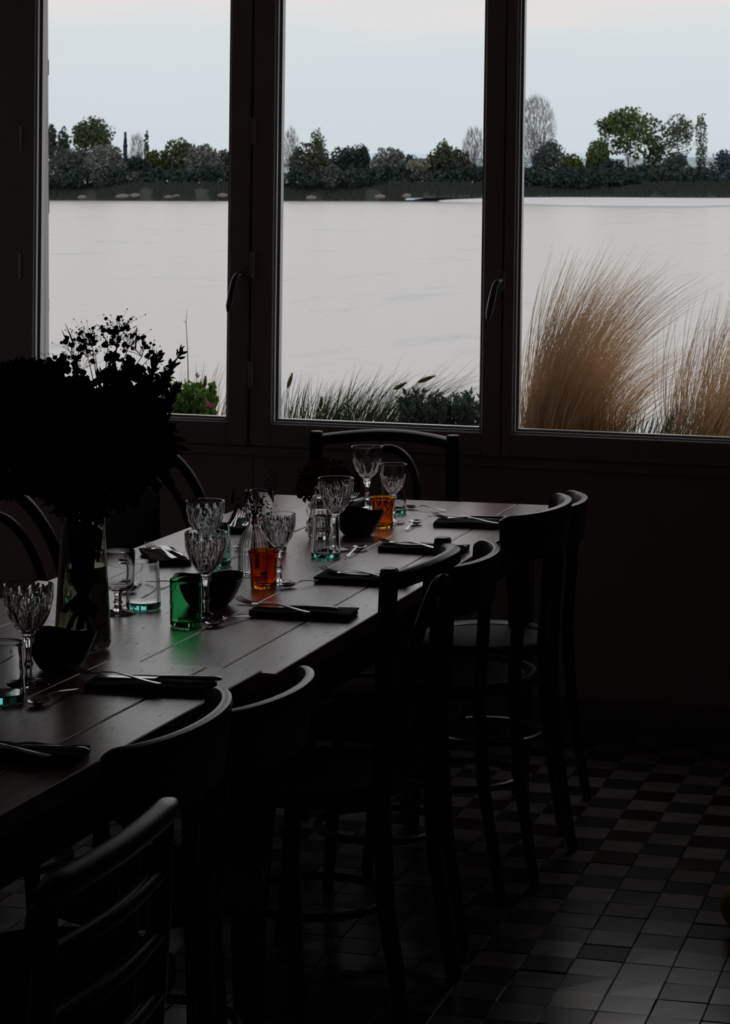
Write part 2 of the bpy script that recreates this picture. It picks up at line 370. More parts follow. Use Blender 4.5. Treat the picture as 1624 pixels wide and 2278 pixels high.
# ---- windows (the whole run sags very slightly to the right)
TILT = .0125; OX, OZ = -1.8, .886
def wroot(name, label): 
    o = empty(name, (OX-.0057, 6.80, OZ), 0, label, None, None, 'structure'); o.rotation_euler = (0, TILT, 0); return o
def sash(name, label, gx0, gx1, sl, sr, handle=None, hinge=None, brail=.082):
    """gx0..gx1 pane edges; sl/sr outer edges of the two stiles"""
    r = wroot(name, label); L = lambda x: x-OX; zt = WTOP-OZ; zb = -brail
    f = MB(); y0, y1 = -.018, .055
    ch = .012
    f.bbox(L(sl), L(gx0)-ch, y0, y1, zb, zt, .003); f.bbox(L(gx1)+ch, L(sr), y0, y1, zb, zt, .003)
    f.bbox(L(gx0)-ch, L(gx1)+ch, y0, y1, zb, -ch, .003); f.bbox(L(gx0)-ch, L(gx1)+ch, y0, y1, zt-.09, zt, .003)
    f.obj('sash_frame', M['frame'], r, smooth=False)
    # stepped glazing beads
    a0, a1, b0, b1 = L(gx0), L(gx1), 0., zt-.09-ch
    for nm, (o1, o2, ya, yb), mm in (('glazing_bead', (ch, .0065, -.012, .03), 'bead'), ('rubber_gasket', (.0065, .004, .002, .034), 'gasket'), ('glazing_bead', (.004, .0, .010, .036), 'bead')):
        g = MB()
        g.box(a0-o1, a0-o2, ya, yb, b0-o1, b1+o1); g.box(a1+o2, a1+o1, ya, yb, b0-o1, b1+o1)
        g.box(a0-o2, a1+o2, ya, yb, b0-o1, b0-o2); g.box(a0-o2, a1+o2, ya, yb, b1+o2, b1+o1)
        g.obj(nm, M[mm], r, smooth=False)
    MB().add([(a0-.003, .030, b0-.003), (a1+.003, .030, b0-.003), (a1+.003, .030, b1+.003), (a0-.003, .030, b1+.003)], [(0, 1, 2, 3)]).obj('pane', M['pane'], r, smooth=False)
    if handle is not None:
        h = MB(); hx = L(handle); hz = 1.320-OZ
        ro = MB(); ro.bbox(hx-.012, hx+.013, -.026, -.018, hz-.030, hz+.030, .004)
        rr = ro.obj('lever_handle', M['frame'], r, ang=30)
        h.tube([(hx, -.018, hz), (hx, -.045, hz+.001), (hx-.004, -.056, hz-.003), (hx-.010, -.060, hz-.015), (hx-.018, -.061, hz-.055), (hx-.026, -.060, hz-.095), (hx-.029, -.059, hz-.112)],
               [.009, .009, .0095, .0100, .0115, .011, .006], 10)
        h.obj('lever', M['handle'], rr)
    for hz in (hinge or ()):
        k = MB(); k.lathe([(.007, hz-.04-OZ), (.0085, hz-.036-OZ), (.0085, hz+.036-OZ), (.007, hz+.04-OZ)], 12, L(sl)+.004, -.024)
        k.obj('hinge', M['frame'], r)
    return r
sash('window_1', 'left casement window with slim lever handle, beside the brick jamb', -2.9803, -2.3683, -3.045, -2.2913, handle=-2.312, hinge=(1.33, 1.72))
sash('window_2', 'middle casement window with lever handle on its right stile', -2.2026, -1.5818, -2.2842, -1.512, handle=-1.514, hinge=(1.02, 1.35, 1.75))
sash('window_3', 'right casement window looking on to the straw coloured grass', -1.4631, -.842, -1.508, -.770, hinge=())
tr_ = empty('trim_1', (OX-.0057, 6.80, OZ), 0, 'fixed outer frame around the row of casement windows', None, None, 'structure'); tr_.rotation_euler = (0, TILT, 0)
for nm, bx in (('sill_rail', (-3.10, -.70, -.010, .09, -.115, -.084)), ('head_rail', (-3.10, -.70, -.010, .09, WTOP-OZ+.002, WTOP-OZ+.09)),
               ('jamb', (-3.20, -3.038, -.010, .09, -.115, WTOP-OZ+.09)), ('post', (-2.325, -2.255, .057, .10, -.1, WTOP-OZ+.02)), ('post', (-1.545, -1.478, .057, .10, -.1, WTOP-OZ+.02)),
               ('jamb', (-.765, -.70, -.010, .09, -.115, WTOP-OZ+.09))):
    x0, x1, y0, y1, z0, z1 = bx; MB().bbox(x0-OX, x1-OX, y0, y1, z0, z1, .004).obj(nm, M['frame'], tr_, smooth=False)
# outer reveal and brick jamb at the left
MB().box(-3.075, -3.0275, 6.90, 6.955, .6, 2.5).obj('trim_2', M['reveal'], smooth=False); tag(bpy.data.objects['trim_2'], 'pale painted strip of the outer reveal beside the brick jamb', None, None, 'structure')
jb = MB().box(-3.55, -3.150, 6.955, 7.24, -.1, 2.6).obj('wall_brick_jamb', M['mortar'], smooth=False); tag(jb, 'rough brick jamb outside the left window', None, None, 'structure')
z = .30; row = 0
while z < 2.5:
    hh = .052 + R.uniform(-.004, .006)
    d = R.uniform(-.004, .005)
    bq = MB(); 
    cuts = (6.955, 7.06, 7.235) if row % 2 else (6.955, 7.14, 7.235)
    for a_, b_ in zip(cuts[:-1], cuts[1:]):
        dd = R.uniform(-.003, .004)
        MB().bbox(-3.25, -3.138+d+dd, a_, b_-.008, z, z+hh, .004).obj('brick', M['brick'], jb, smooth=False)
    z += hh+.010; row += 1

# ================================================================== OUTSIDE
RIVZ = -1.42
MB().add([(-2500, 16, RIVZ), (1500, 16, RIVZ), (1500, 680, RIVZ), (-2500, 680, RIVZ)], [(0, 1, 2, 3)]).obj('river', M['river'], smooth=False)
tag(bpy.data.objects['river'], 'wide pale grey river rippled by the wind', None, None, 'structure')
tb = MB().add([(-30, 7.1, -.2), (25, 7.1, -.2), (25, 10, -.25), (-30, 10, -.25), (25, 17, -1.8), (-30, 17, -1.8)], [(0, 1, 2, 3), (3, 2, 4, 5)]).obj('terrace', M['terrace'], smooth=False)
tag(tb, 'gravel terrace sloping down to the river', None, None, 'structure')
pb = MB().bbox(-6, 3, 7.26, 8.5, -.25, .66, .02).obj('planter_bed', M['soil'], smooth=False); tag(pb, 'raised planting bed just outside the windows', None, None, 'structure')

def far(px, py, D):
    """point seen in direction (px, py) at distance D along +Y, for setting out the far bank"""
    d = fwd*F_PX + rt*(px-812) - up*(py-CY_PX); k = D/d.y
    return Vector((d.x*k, D, EYE+d.z*k))
# bank
xs = [-60+i*14 for i in range(130)]
bk = MB(); vs = []; n_ = len(xs)
for px in xs:
    D = 590+8*sin(px*.011)+5*sin(px*.05+1)
    foot = far(px, 440, D); foot.z = RIVZ-.2 if px < 900 else RIVZ+.9
    t1 = far(px, 422, D+8); t1.z = RIVZ+2.8+.35*noise.noise(Vector((px*.06, 2, 0)))
    t2 = far(px, 410, D+18); t2.z = 3.15+.35*noise.noise(Vector((px*.04, 0, 0)))-(.35 if px > 1450 else 0)
    t3 = far(px, 410, D+110); t3.z = 3.0
    vs += [tuple(foot), tuple(t1), tuple(t2), tuple(t3)]
fs = []
for i in range(n_-1):
    for k in range(3): fs.append((i*4+k, i*4+4+k, i*4+5+k, i*4+k+1))
bk.add(vs, fs); tag(bk.obj('far_bank', M['bank'], smooth=True), 'dark grassy bank on the far side of the river', None, None, 'structure')
# reed tussocks along the bank foot, uncountable
rd = MB()
for k in range(9000):
    px = R.uniform(-20, 1660); dd = R.random(); D = 588+8*sin(px*.011)+13*dd; p = far(px, 440, D); lo = RIVZ if px < 900 else RIVZ+1.2
    zz = lo+(3.4-lo)*dd; w_ = R.uniform(.3, .8); h_ = R.uniform(.3, .9)
    rd.add([(p.x-w_, p.y, zz-.3), (p.x+w_, p.y, zz-.3), (p.x+R.uniform(-.3, .3), p.y-.2, zz+h_)], [(0, 1, 2)])
tag(rd.obj('bank_reeds', M['reeds']), 'low dark reeds and tussocks along the far waterline', 'reeds', None, 'stuff')
# sand spit
sd = MB(); near = [(915, 446, 590), (960, 447, 585), (1070, 451, 545), (1165, 455, 490), (1260, 459, 440), (1400, 460, 425), (1560, 459, 430), (1610, 457, 450), (1760, 457, 450)]
vs = []
for px, py, D in near:
    a = far(px, py, D); a.z = RIVZ-.03; b_ = far(px, 440, 596); b_.z = RIVZ+1.15 if px > 940 else RIVZ+.3; c_ = a.lerp(b_, .12); c_.z = RIVZ+.35
    vs += [tuple(a), tuple(c_), tuple(b_)]
shade = MB(); wv = []  # shadow line below the spit, painted as a strip of darker sand
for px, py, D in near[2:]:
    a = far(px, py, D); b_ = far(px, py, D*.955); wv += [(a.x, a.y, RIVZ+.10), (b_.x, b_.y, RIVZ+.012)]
shade.add(wv, [(2*i, 2*i+1, 2*i+3, 2*i+2) for i in range(len(near)-3)]); 
fs = []
for i in range(len(near)-1):
    for k in range(2): fs.append((i*3+k, i*3+3+k, i*3+4+k, i*3+k+1))
sd.add(vs, fs); so = sd.obj('sand_spit', M['sand'], smooth=True); tag(so, 'long pale sand spit at the foot of the far bank, on the right', None, None, 'structure'); shade.obj('shadow_edge', M['sand_shadow'], so)
for i, (px, w) in enumerate(((182, 2.2), (272, 3.6), (300, 2.6), (375, 2.4), (392, 2.0), (495, 2.8), (692, 2.6), (845, 2.6), (905, 2.2))):
    p = far(px, 438, 583); m_ = MB()
    m_.ball((0, 0, 0), 1, w*.62, .7, .55, sub=1); m_.v = [(x*(1+.2*noise.noise(Vector((x*2, y*2, z_*2+i)))), y, z_*(1+.35*noise.noise(Vector((x, y+i, z_))))) for x, y, z_ in m_.v]
    tag(m_.obj('bank_rock', M['rock'], loc=(p.x, p.y, RIVZ+1.0+.25*(i % 3)), smooth=False), 'pale patch of rock low on the far river bank', 'rock', 'pale rocks on the far bank')
# hill ranges, the haze put into their pale blue colour
hb = MB(); vs = []; hn = 90
for i in range(hn):
    px = -900+i*40; p = far(px, 0, 5200); h_ = 1.58+(421-(331+5*noise.noise(Vector((i*.22, 0, 3)))))/F_PX*5200
    vs += [(p.x, 5200, -20), (p.x, 5200, h_*.8), (p.x, 5600, h_)]
fs = []
for i in range(hn-1):
    for k in range(2): fs.append((i*3+k, i*3+3+k, i*3+4+k, i*3+k+1))
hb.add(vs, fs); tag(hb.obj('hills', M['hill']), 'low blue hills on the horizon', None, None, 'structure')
MB().add([(-9000, 690, 2.9), (9000, 690, 2.9), (9000, 5600, 2.9), (-9000, 5600, 2.9)], [(0, 1, 2, 3)]).obj('far_fields', M['bank'], smooth=False)
tag(bpy.data.objects['far_fields'], 'flat land behind the far bank', None, None, 'structure')

# trees
def crown(mb, c, rx, rz, n, size, shape='round', openness=0.):
    for _ in range(n):
        while True:
            x, y, z_ = R.uniform(-1, 1), R.uniform(-1, 1), R.uniform(-1, 1); q = x*x+y*y+z_*z_
            if q < 1 and (R.random() < .35+.65*q): break
        if shape == 'cone':
            z_ = R.uniform(-1, 1); w = (1-z_)*.5; x *= w; y *= w
        if shape == 'column': z_ = R.uniform(-1, 1); w = .6+.4*cos(z_*pi*.5); x *= w; y *= w
        p = Vector((x, y, z_)); nz = noise.noise(p*2.1+Vector(c)*.13)
        if openness and nz < -.32+openness*.5: continue
        k = 1+.22*nz
        P = Vector((c[0]+x*rx*k, c[1]+y*rx*.8*k, c[2]+z_*rz*k)); s_ = size*R.uniform(.5, 1.3)
        a = Vector((R.gauss(0, 1), R.gauss(0, 1), R.gauss(0, 1))).normalized(); b_ = a.orthogonal().normalized(); c2 = a.cross(b_)
        mb.add([tuple(P+b_*s_), tuple(P+c2*s_*.8), tuple(P-b_*s_), tuple(P-c2*s_*.8+a*s_*.4)], [(0, 1, 2), (0, 2, 3), (0, 3, 1)])
def branches(mb, base, h_, spread, n=22, r=.10, lv=2):
    def go(p, d, L, r_, k):
        q = p+d*L; mb.tube([tuple(p), tuple((p+q)/2+Vector((R.gauss(0, .04*L), 0, 0))), tuple(q)], [r_, r_*.8, r_*.55], 4, caps=False)
        if k == 0: return
        for _ in range(4 if k > 1 else 5):
            e = (d+Vector((R.gauss(0, spread), R.gauss(0, spread), R.uniform(-.05, .35)))).normalized()
            go(p.lerp(q, R.uniform(.45, 1)), e, L*R.uniform(.5, .72), r_*.5, k-1)
    go(Vector(base), Vector((0, 0, 1)), h_*.36, r, lv)
TI = [0]
def tree(px, top, hw, kind, label, D=None, base=412, shape='round', n=900, openness=0., name='tree', size=.42, low=None):
    if D is None: TI[0] += 1; D = (608 if (low is not None and low < .1) else 632)+(TI[0] % 3)*9
    b_ = far(px, base, D); k = D/F_PX/cos(YAW)*1.0; k = D/F_PX*1.03
    bz = 2.9; tz = far(px, top, D).z; H = tz-bz; rx = hw*k
    root = empty(name, (b_.x, b_.y, bz), 0, label, 'tree' if name != 'bush' else 'bush')
    tr = MB()
    if kind == 'bare':
        branches(tr, (0, 0, 0), H*.95, .30, r=.30, lv=4); tr.obj('branches', M['t_bare'], root)
        cr_ = MB()
        for _ in range(int(n*1.6)):
            while True:
                x, z_ = R.uniform(-1, 1), R.uniform(-1, 1)
                if x*x+z_*z_ < 1: break
            y = R.uniform(-.7, .7); a = Vector((x*rx, y*rx, H*.60+z_*H*.40)); d = (a-Vector((0, 0, H*.12))).normalized()+Vector((R.gauss(0, .25), R.gauss(0, .25), .25)); q = a+d*R.uniform(.8, 2.0)
            sdv = Vector((.05, 0, .02)); cr_.add([tuple(a-sdv), tuple(a+sdv), tuple(q)], [(0, 1, 2)])
        tag(cr_.obj('twigs', M['t_bare'], root, smooth=False), kind='stuff')
        return root
    lo = low if low is not None else (.12 if name == 'bush' else .2)
    branches(tr, (0, 0, 0), H*.8, .5, r=.22, lv=2 if not openness else 3); tr.obj('trunk', M['bark'], root)
    cr_ = MB(); cz = H*(1+lo)/2; rz = H*(1-lo)/2
    crown(cr_, (0, 0, cz), rx, rz, n, size, shape, openness)
    if shape == 'round':
        for _ in range(5): a = R.uniform(0, 2*pi); rr = R.uniform(.3, .6); crown(cr_, (cos(a)*rx*rr, sin(a)*rx*rr*.6, cz+rz*R.uniform(-.3, .55)), rx*.45, rz*.45, n//7, size, 'round', openness)
    tag(cr_.obj('foliage', M['t_'+kind], root, smooth=False), kind='stuff')
    return root
T = [
 (112, 272, 17, 'dusky', 'slender dusky tree at the far left bank, beside the brick jamb', dict(n=700)),
 (142, 280, 16, 'dusky', 'second slender dusky tree from the left on the far bank', dict(n=600)),
 (205, 258, 50, 'olive', 'tallest round olive green tree on the far bank, left window', dict(n=1900, low=.3)),
 (232, 322, 50, 'silver', 'silvery grey bushy tree in front of the tall olive tree', dict(n=1500, D=604, low=.02)),
 (160, 330, 55, 'dusky', 'broad dusky tree low beneath the two slender ones', dict(n=1300, D=606, low=.0)),
 (279, 296, 9, 'blue', 'small pointed blue grey conifer in the left window', dict(shape='cone', n=700, D=650)),
 (326, 296, 7, 'grey', 'thin grey poplar to the right of the conifer', dict(shape='column', n=260, D=640)),
 (305, 302, 16, 'bare', 'leafless pale tree between conifer and thin poplar', dict(n=300, D=640)),
 (300, 348, 42, 'dark', 'dark green tree under the conifer', dict(n=1300, low=.0)),
 (352, 335, 34, 'yellow', 'yellowish green tree right of the thin poplar', dict(n=1200, low=.0)),
 (398, 309, 38, 'olive', 'domed olive tree in the middle of the left window', dict(n=1500, D=625)),
 (452, 322, 44, 'silver', 'silvery domed tree at the right of the left window', dict(n=1700, low=.05)),
 (500, 334, 26, 'grey', 'grey green tree against the right stile of the left window', dict(n=800)),
 (648, 288, 16, 'bare', 'thin leafless tree at the left edge of the middle window', dict(n=300, D=640)),
 (706, 286, 20, 'green', 'loose airy green tree rising above its neighbours, middle window', dict(n=520, size=.34, openness=.2)),
 (690, 318, 50, 'brown', 'brownish green domed tree under the airy one', dict(n=1700, low=.0)),
 (765, 328, 38, 'dark', 'dark green tree left of centre, middle window', dict(n=1300, low=.0)),
 (800, 322, 26, 'dark', 'dark tree with a pointed top at the centre of the middle window', dict(n=900, low=.0)),
 (862, 330, 40, 'silver', 'silvery flowering tree at the centre of the middle window', dict(n=1600, low=.0)),
 (912, 346, 34, 'dark', 'small dark tree right of the silvery flowering one', dict(n=1000, low=.0)),
 (930, 354, 26, 'pale', 'low pale blossoming tree, right half of middle window', dict(n=600, D=600, low=.45)),
 (986, 313, 16, 'green', 'narrow green tree top, right half of middle window', dict(n=500)),
 (995, 328, 58, 'brown', 'wide brownish tree at the right of the middle window', dict(n=1900, low=.0)),
 (1054, 288, 22, 'bare', 'leafless tree against the right stile of the middle window', dict(n=420, D=630)),
 (1190, 218, 42, 'bare', 'tall pale leafless tree at the left edge of the right window', dict(n=1300, D=640)),
 (1222, 312, 38, 'grey', 'dark grey green tree below the tall leafless one', dict(n=1300, D=622, low=.0)),
 (1272, 344, 30, 'yellow', 'small yellowish green tree, left part of right window', dict(n=900, low=.0)),
 (1330, 312, 28, 'green', 'green tree leaning at the left of the biggest one', dict(n=1100, low=.0)),
 (1398, 238, 70, 'green', 'biggest broad crowned green tree in the right window', dict(n=3000, size=.42, openness=.42, low=.36)),
 (1455, 300, 26, 'olive', 'olive tree filling the right flank of the biggest one', dict(n=700, openness=.4, low=.3)),
 (1352, 352, 44, 'dark', 'dark evergreen tree below the biggest one', dict(n=1500, low=.0)),
 (1440, 366, 52, 'dark', 'wide dark evergreen tree right of centre, right window', dict(n=1700, low=.0)),
 (1508, 252, 40, 'olive', 'tall open crowned tree second from the right', dict(n=1500, size=.32, openness=.42, low=.35)),
 (1560, 258, 14, 'olive', 'narrow upright tree at the right of the open crowned one', dict(shape='column', n=900, size=.3, low=.2)),
 (1500, 340, 34, 'grey', 'grey green tree under the open crowned one', dict(n=1100, D=630, low=.0)),
 (1556, 372, 34, 'dark', 'dark low tree at the foot of the narrow upright one', dict(n=1100, low=.0)),
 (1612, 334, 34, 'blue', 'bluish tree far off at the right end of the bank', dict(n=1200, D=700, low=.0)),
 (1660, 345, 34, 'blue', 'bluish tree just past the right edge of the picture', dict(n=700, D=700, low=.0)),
 (545, 322, 36, 'olive', 'olive tree hidden behind the stiles of the left and middle windows', dict(n=700)),
 (600, 330, 36, 'dark', 'dark tree hidden behind the left stile of the middle window', dict(n=700)),
 (1120, 318, 44, 'dusky', 'dusky tree hidden behind the post between middle and right windows', dict(n=900)),
]
for px, top, hw, kd, lab, kw in T: tree(px, top, hw, kd, lab, **kw)
hedge_l = 'low dark green bush in the hedge along the far river bank'
for k in range(42):
    px = -20+k*40+R.uniform(-8, 8)
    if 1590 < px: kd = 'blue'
    else: kd = R.choice(['dark', 'dark', 'dark', 'dusky'])
    o = tree(px, R.uniform(366, 382), 30, kd, hedge_l, D=601, n=420, name='bush', size=.5, low=-.1); o['group'] = 'hedge bushes on the far bank'

# ---- planting outside the windows
def blades(mb, cx, cy, z0, n, Lr, wind, spread, w=.0022, rx=.1, ry=.1, droop=.25, seg=7, mi=0, zlean=0):
    for _ in range(n):
        a = R.uniform(0, 2*pi); q = sqrt(R.random()); x, y = cx+cos(a)*rx*q, cy+sin(a)*ry*q
        L = R.uniform(*Lr)*(1-.15*q); sp = spread*(.35+.65*q)
        d = Vector((cos(a)*sp+R.gauss(0, .08)+zlean, sin(a)*sp*.6+R.gauss(0, .08), 1)).normalized()
        wv = wind*R.uniform(.5, 1.5); sid = Vector((R.gauss(0, 1), R.gauss(0, .5), R.gauss(0, .2))); 
        if sid.length < .1: sid = Vector((1, 0, 0))
        sid.normalize(); ww = w*R.uniform(.6, 1.3); vs = []
        for k in range(seg+1):
            t_ = k/seg; p = Vector((x, y, z0))+d*L*t_+Vector((wv*L*t_*t_, 0, -droop*L*t_**3*abs(wv)*1.2))
            h_ = ww*(1-t_)**.6*.5+.0002
            vs += [tuple(p-sid*h_), tuple(p+sid*h_)]
        mb.add(vs, [(2*k, 2*k+1, 2*k+3, 2*k+2) for k in range(seg)], mi)
def P(px, Y): # x position on the ray at depth Y
    return far(px, 900, Y).x
def fuzzy(mb, p, d, L, r, n=90, mi=0):
    p = Vector(p); d = Vector(d).normalized()
    mb.tube([tuple(p), tuple(p+d*L*.3), tuple(p+d*L*.7), tuple(p+d*L)], [r*.4, r*.8, r*.7, r*.1], 6, mi=mi)
    for _ in range(n):
        t_ = R.random(); q = p+d*L*t_; o_ = Vector((R.gauss(0, 1), R.gauss(0, 1), R.gauss(0, 1))); o_ = (o_-d*o_.dot(d)).normalized()
        e = q+(o_+d*1.3).normalized()*r*2.2*(1-.5*t_); s_ = d.cross(o_)*.0007
        mb.add([tuple(q-s_), tuple(q+s_), tuple(e)], [(0, 1, 2)], mi)
def tuft(px, Y, n1, Lr, label, rx=.13, wind=.55, spread=.25, pale=0, zlean=.0):
    root = empty('grass_tuft', (P(px, Y), Y, .66), 0, label, 'grass')
    m_ = MB(); blades(m_, 0, 0, 0, n1, Lr, wind, spread, rx=rx, ry=.12, zlean=zlean); tag(m_.obj('blades', M['stipa'], root, smooth=False), kind='stuff')
    m_ = MB(); blades(m_, 0, -.02, 0, n1//3, (Lr[0]*.35, Lr[1]*.42), wind*.5, spread*1.3, w=.0035, rx=rx*1.1, ry=.12); tag(m_.obj('dry_base', M['stipa_low'], root, smooth=False), 'short russet blades at the base', kind='stuff')
    return root
tuft(1232, 7.62, 1500, (.36, .88), 'tall straw coloured feather grass blowing right, at the left of the right window', rx=.095, wind=.34, spread=.10, zlean=-.02)
tuft(1318, 7.72, 520, (.26, .58), 'straw grass tuft leaning far over, right beside the tallest one', rx=.065, wind=.42, spread=.16, zlean=.05)
tuft(1556, 7.66, 430, (.26, .70), 'sparser straw grass tuft near the right edge of the right window', rx=.095, wind=.24, spread=.20, zlean=-.02)
tuft(1650, 7.75, 480, (.30, .76), 'straw grass tuft cut off by the right edge of the picture', rx=.12, wind=.24, spread=.18)
tuft(470, 7.7, 160, (.22, .40), 'thin low russet grass tuft in the corner of the left window', rx=.10, wind=.2, spread=.3)
# green grasses
def clump(px, Y, n, Lr, label, heads=(), rx=.14, wind=.35, w=.0034, m='grass', spread=.3):
    root = empty('grass_clump', (P(px, Y), Y, .66), 0, label, 'grass')
    m_ = MB(); blades(m_, 0, 0, 0, n, Lr, wind, spread, w=w, rx=rx, ry=.12, seg=6); tag(m_.obj('blades', M[m], root, smooth=False), kind='stuff')
    for (hx, hy, dx, dz, L) in heads:
        q = far(hx, hy, Y); loc = Vector((q.x-root.location.x, 0, q.z-.66)); s_ = MB(); fuzzy(s_, loc, (dx, 0, dz), L, .0085, 260)
        s_.tube([(loc.x*.35-dx*.02, 0, 0), (loc.x*.7-dx*.03, 0, loc.z*.6), tuple(loc)], .0011, 5)
        s_.obj('seed_head', M['seedhead'], root, smooth=False)
    return root
clump(650, 7.6, 110, (.22, .36), 'sparse green grass at the left end of the middle window', [(640, 862, .35, 1, .048)], rx=.12, wind=.15)
clump(720, 7.6, 230, (.20, .34), 'green grass clump left of centre below the middle window', [(713, 908, .1, 1, .035)], rx=.13, wind=.25)
clump(795, 7.6, 380, (.22, .40), 'dense green grass clump at the centre of the middle window', [], rx=.14, wind=.38)
clump(862, 7.65, 280, (.24, .42), 'green grass clump with blown seed heads beside the grey green plant', [(877, 866, 1, .55, .045), (930, 850, 1, .38, .060), (896, 892, 1, .45, .045)], rx=.12, wind=.52)
clump(940, 7.9, 60, (.34, .52), 'fine pale grass blown over behind the grey green plant', [], rx=.10, wind=.75, w=.0016, m='grass_pale')
clump(1395, 7.55, 110, (.20, .30), 'short green grass between the two straw tufts, left half', [], rx=.14, wind=.15)
clump(1470, 7.55, 120, (.20, .31), 'short green grass between the two straw tufts, right half', [], rx=.14, wind=.22)
clump(455, 7.5, 20, (.26, .40), 'a few thin dry stalks above the leafy plant in the left window', [(455, 862, .1, 1, .035)], rx=.05, wind=.1)
# grey-green shrubby plant
def rosette_plant(px0, px1, Y, label, mt, tops, n_st, ll=.022, lw=.008, name='leafy_plant', dens=26, zt=(.20, .27)):
    x0, x1 = P(px0, Y), P(px1, Y); root = empty(name, ((x0+x1)/2, Y, .66), 0, label, 'plant')
    st = MB(); fo = MB(); cx = (x0+x1)/2
    sp = [(R.uniform(x0, x1)-cx, R.uniform(-.1, .1), R.uniform(*zt)) for _ in range(n_st)]
    for tx, ty in tops: q = far(tx, ty, Y); sp.append((q.x-cx, R.uniform(-.03, .03), q.z-.66))
    for x, y, h_ in sp:
        b_ = Vector((x*.9+R.gauss(0, .02), y, 0)); e = Vector((x, y, h_)); st.tube([tuple(b_), tuple(b_.lerp(e, .6)+Vector((R.gauss(0, .006), 0, 0))), tuple(e)], .0016, 5)
        for k in range(dens):
            t_ = R.uniform(.35, 1)**.6; p = b_.lerp(e, t_); a = R.uniform(0, 2*pi); fo.leaf(p, (cos(a), sin(a), R.uniform(.3, 1.6)), lw*R.uniform(.7, 1.3), ll*R.uniform(.7, 1.3))
    st.obj('stems', M['stem_dark'], root); tag(fo.obj('foliage', M[mt], root, smooth=False), kind='stuff')
    return root
rosette_plant(895, 1068, 7.5, 'grey green fleshy leaved plant at the right of the middle window', 'sedum', [(1048, 872), (1018, 890), (958, 880), (940, 905), (905, 908), (1060, 900), (985, 903)], 75)
gp = rosette_plant(378, 462, 7.5, 'fresh green leafy plant with pink flowers behind the bouquet, left window', 'gera', [(415, 842), (430, 850), (400, 856), (385, 868), (440, 870)], 34, ll=.026, lw=.022, dens=16)
for k, (px, py) in enumerate(((468, 903), (462, 898), (439, 835), (474, 901))):
    q = far(px, py, 7.45); f_ = MB()
    for a in range(6): f_.leaf((q.x-gp.location.x, -.05, q.z-.66), (cos(a), .3*sin(a*2), sin(a)), .008, .010)
    f_.obj('flower', M['pink'], gp, smooth=False)
st = empty('dry_stalk', (P(418, 7.6), 7.6, .66), 0, 'single tall dry stalk standing above the green leafy plant', 'stalk'); m_ = MB()
q = [far(a, b_, 7.6)-Vector((st.location.x, 7.6, .66)) for a, b_ in ((420, 930), (419, 850), (417, 770), (414, 720), (416, 690))]
m_.tube([tuple(x) for x in q], [.002, .0016, .0013, .001, .0005], 5); m_.tube([tuple(q[3]), tuple(q[3]+Vector((-.008, 0, .012)))], .0007, 4); m_.obj('stalk', M['stem_dark'], st)

# ================================================================== TABLES
def table(name, label, cx, cy, rz, top, x0, x1, y0, y1, joints, seedn, legs=True):
    r = empty(name, (cx, cy, 0), rz, label, 'table'); q = random.Random(seedn)
    xs_ = [x0]+list(joints)+[x1]; g = .0013
    for a_, b_ in zip(xs_[:-1], xs_[1:]):
        m_ = MB(); e0, e1 = q.uniform(-.002, .002), q.uniform(-.003, .002)
        # plank with slightly wavy edges, subdivided along its length
        n_ = 14; th = .030; vs = []; dz = q.uniform(-.0009, .0009)
        for k in range(n_+1):
            y = y0+e0+(y1+e1-y0-e0)*k/n_; wl = q.uniform(0, .0006); wr = q.uniform(0, .0006)
            l_, r_ = a_+g+wl, b_-g-wr; c_ = .0016
            cup = .0012*cos(k*.7+q.random())
            vs += [(l_, y, top-th), (l_, y, top-c_+dz), (l_+c_, y, top+dz), ((l_+r_)/2, y, top+dz+cup*.25), (r_-c_, y, top+dz), (r_, y, top-c_+dz), (r_, y, top-th)]
        fs = []
        for k in range(n_):
            for i in range(7): j = (i+1) % 7; fs.append((k*7+i, k*7+7+i, k*7+7+j, k*7+j))
        fs += [tuple(range(7)), tuple(n_*7+i for i in range(6, -1, -1))]
        m_.add(vs, fs).obj('plank', M['plank'], r, ang=15, fix=True)
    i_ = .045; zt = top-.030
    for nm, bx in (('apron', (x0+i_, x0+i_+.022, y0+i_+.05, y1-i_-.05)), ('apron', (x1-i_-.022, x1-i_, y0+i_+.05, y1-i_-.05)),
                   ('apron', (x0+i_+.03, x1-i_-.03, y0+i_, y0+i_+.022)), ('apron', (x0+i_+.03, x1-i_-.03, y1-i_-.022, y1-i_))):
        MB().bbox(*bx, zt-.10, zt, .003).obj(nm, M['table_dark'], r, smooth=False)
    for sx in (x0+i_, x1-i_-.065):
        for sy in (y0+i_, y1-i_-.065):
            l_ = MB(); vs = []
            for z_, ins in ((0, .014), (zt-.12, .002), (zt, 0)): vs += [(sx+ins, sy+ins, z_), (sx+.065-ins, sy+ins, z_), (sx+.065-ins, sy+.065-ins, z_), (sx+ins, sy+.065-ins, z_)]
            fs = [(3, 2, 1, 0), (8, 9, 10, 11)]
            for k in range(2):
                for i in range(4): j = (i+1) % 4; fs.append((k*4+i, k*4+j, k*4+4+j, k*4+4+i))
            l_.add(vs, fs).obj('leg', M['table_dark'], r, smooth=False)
    return r
# far table, local x relative to its centre
RZ = -.0155
table('dining_table', 'long plank topped wooden dining table nearer the windows', -1.632, 5.0, RZ, .75, -.390, .392, -1.130, 1.150, (-.252, -.116, .130, .287), 3)
table('dining_table', 'slightly higher wooden dining table pushed end to end, at the lower left', -1.688, 2.9, -.035, .762, -.390, .385, -1.3, .944, (-.232, -.070, .100, .285), 5)
TZ, TZ2 = .7512, .7632

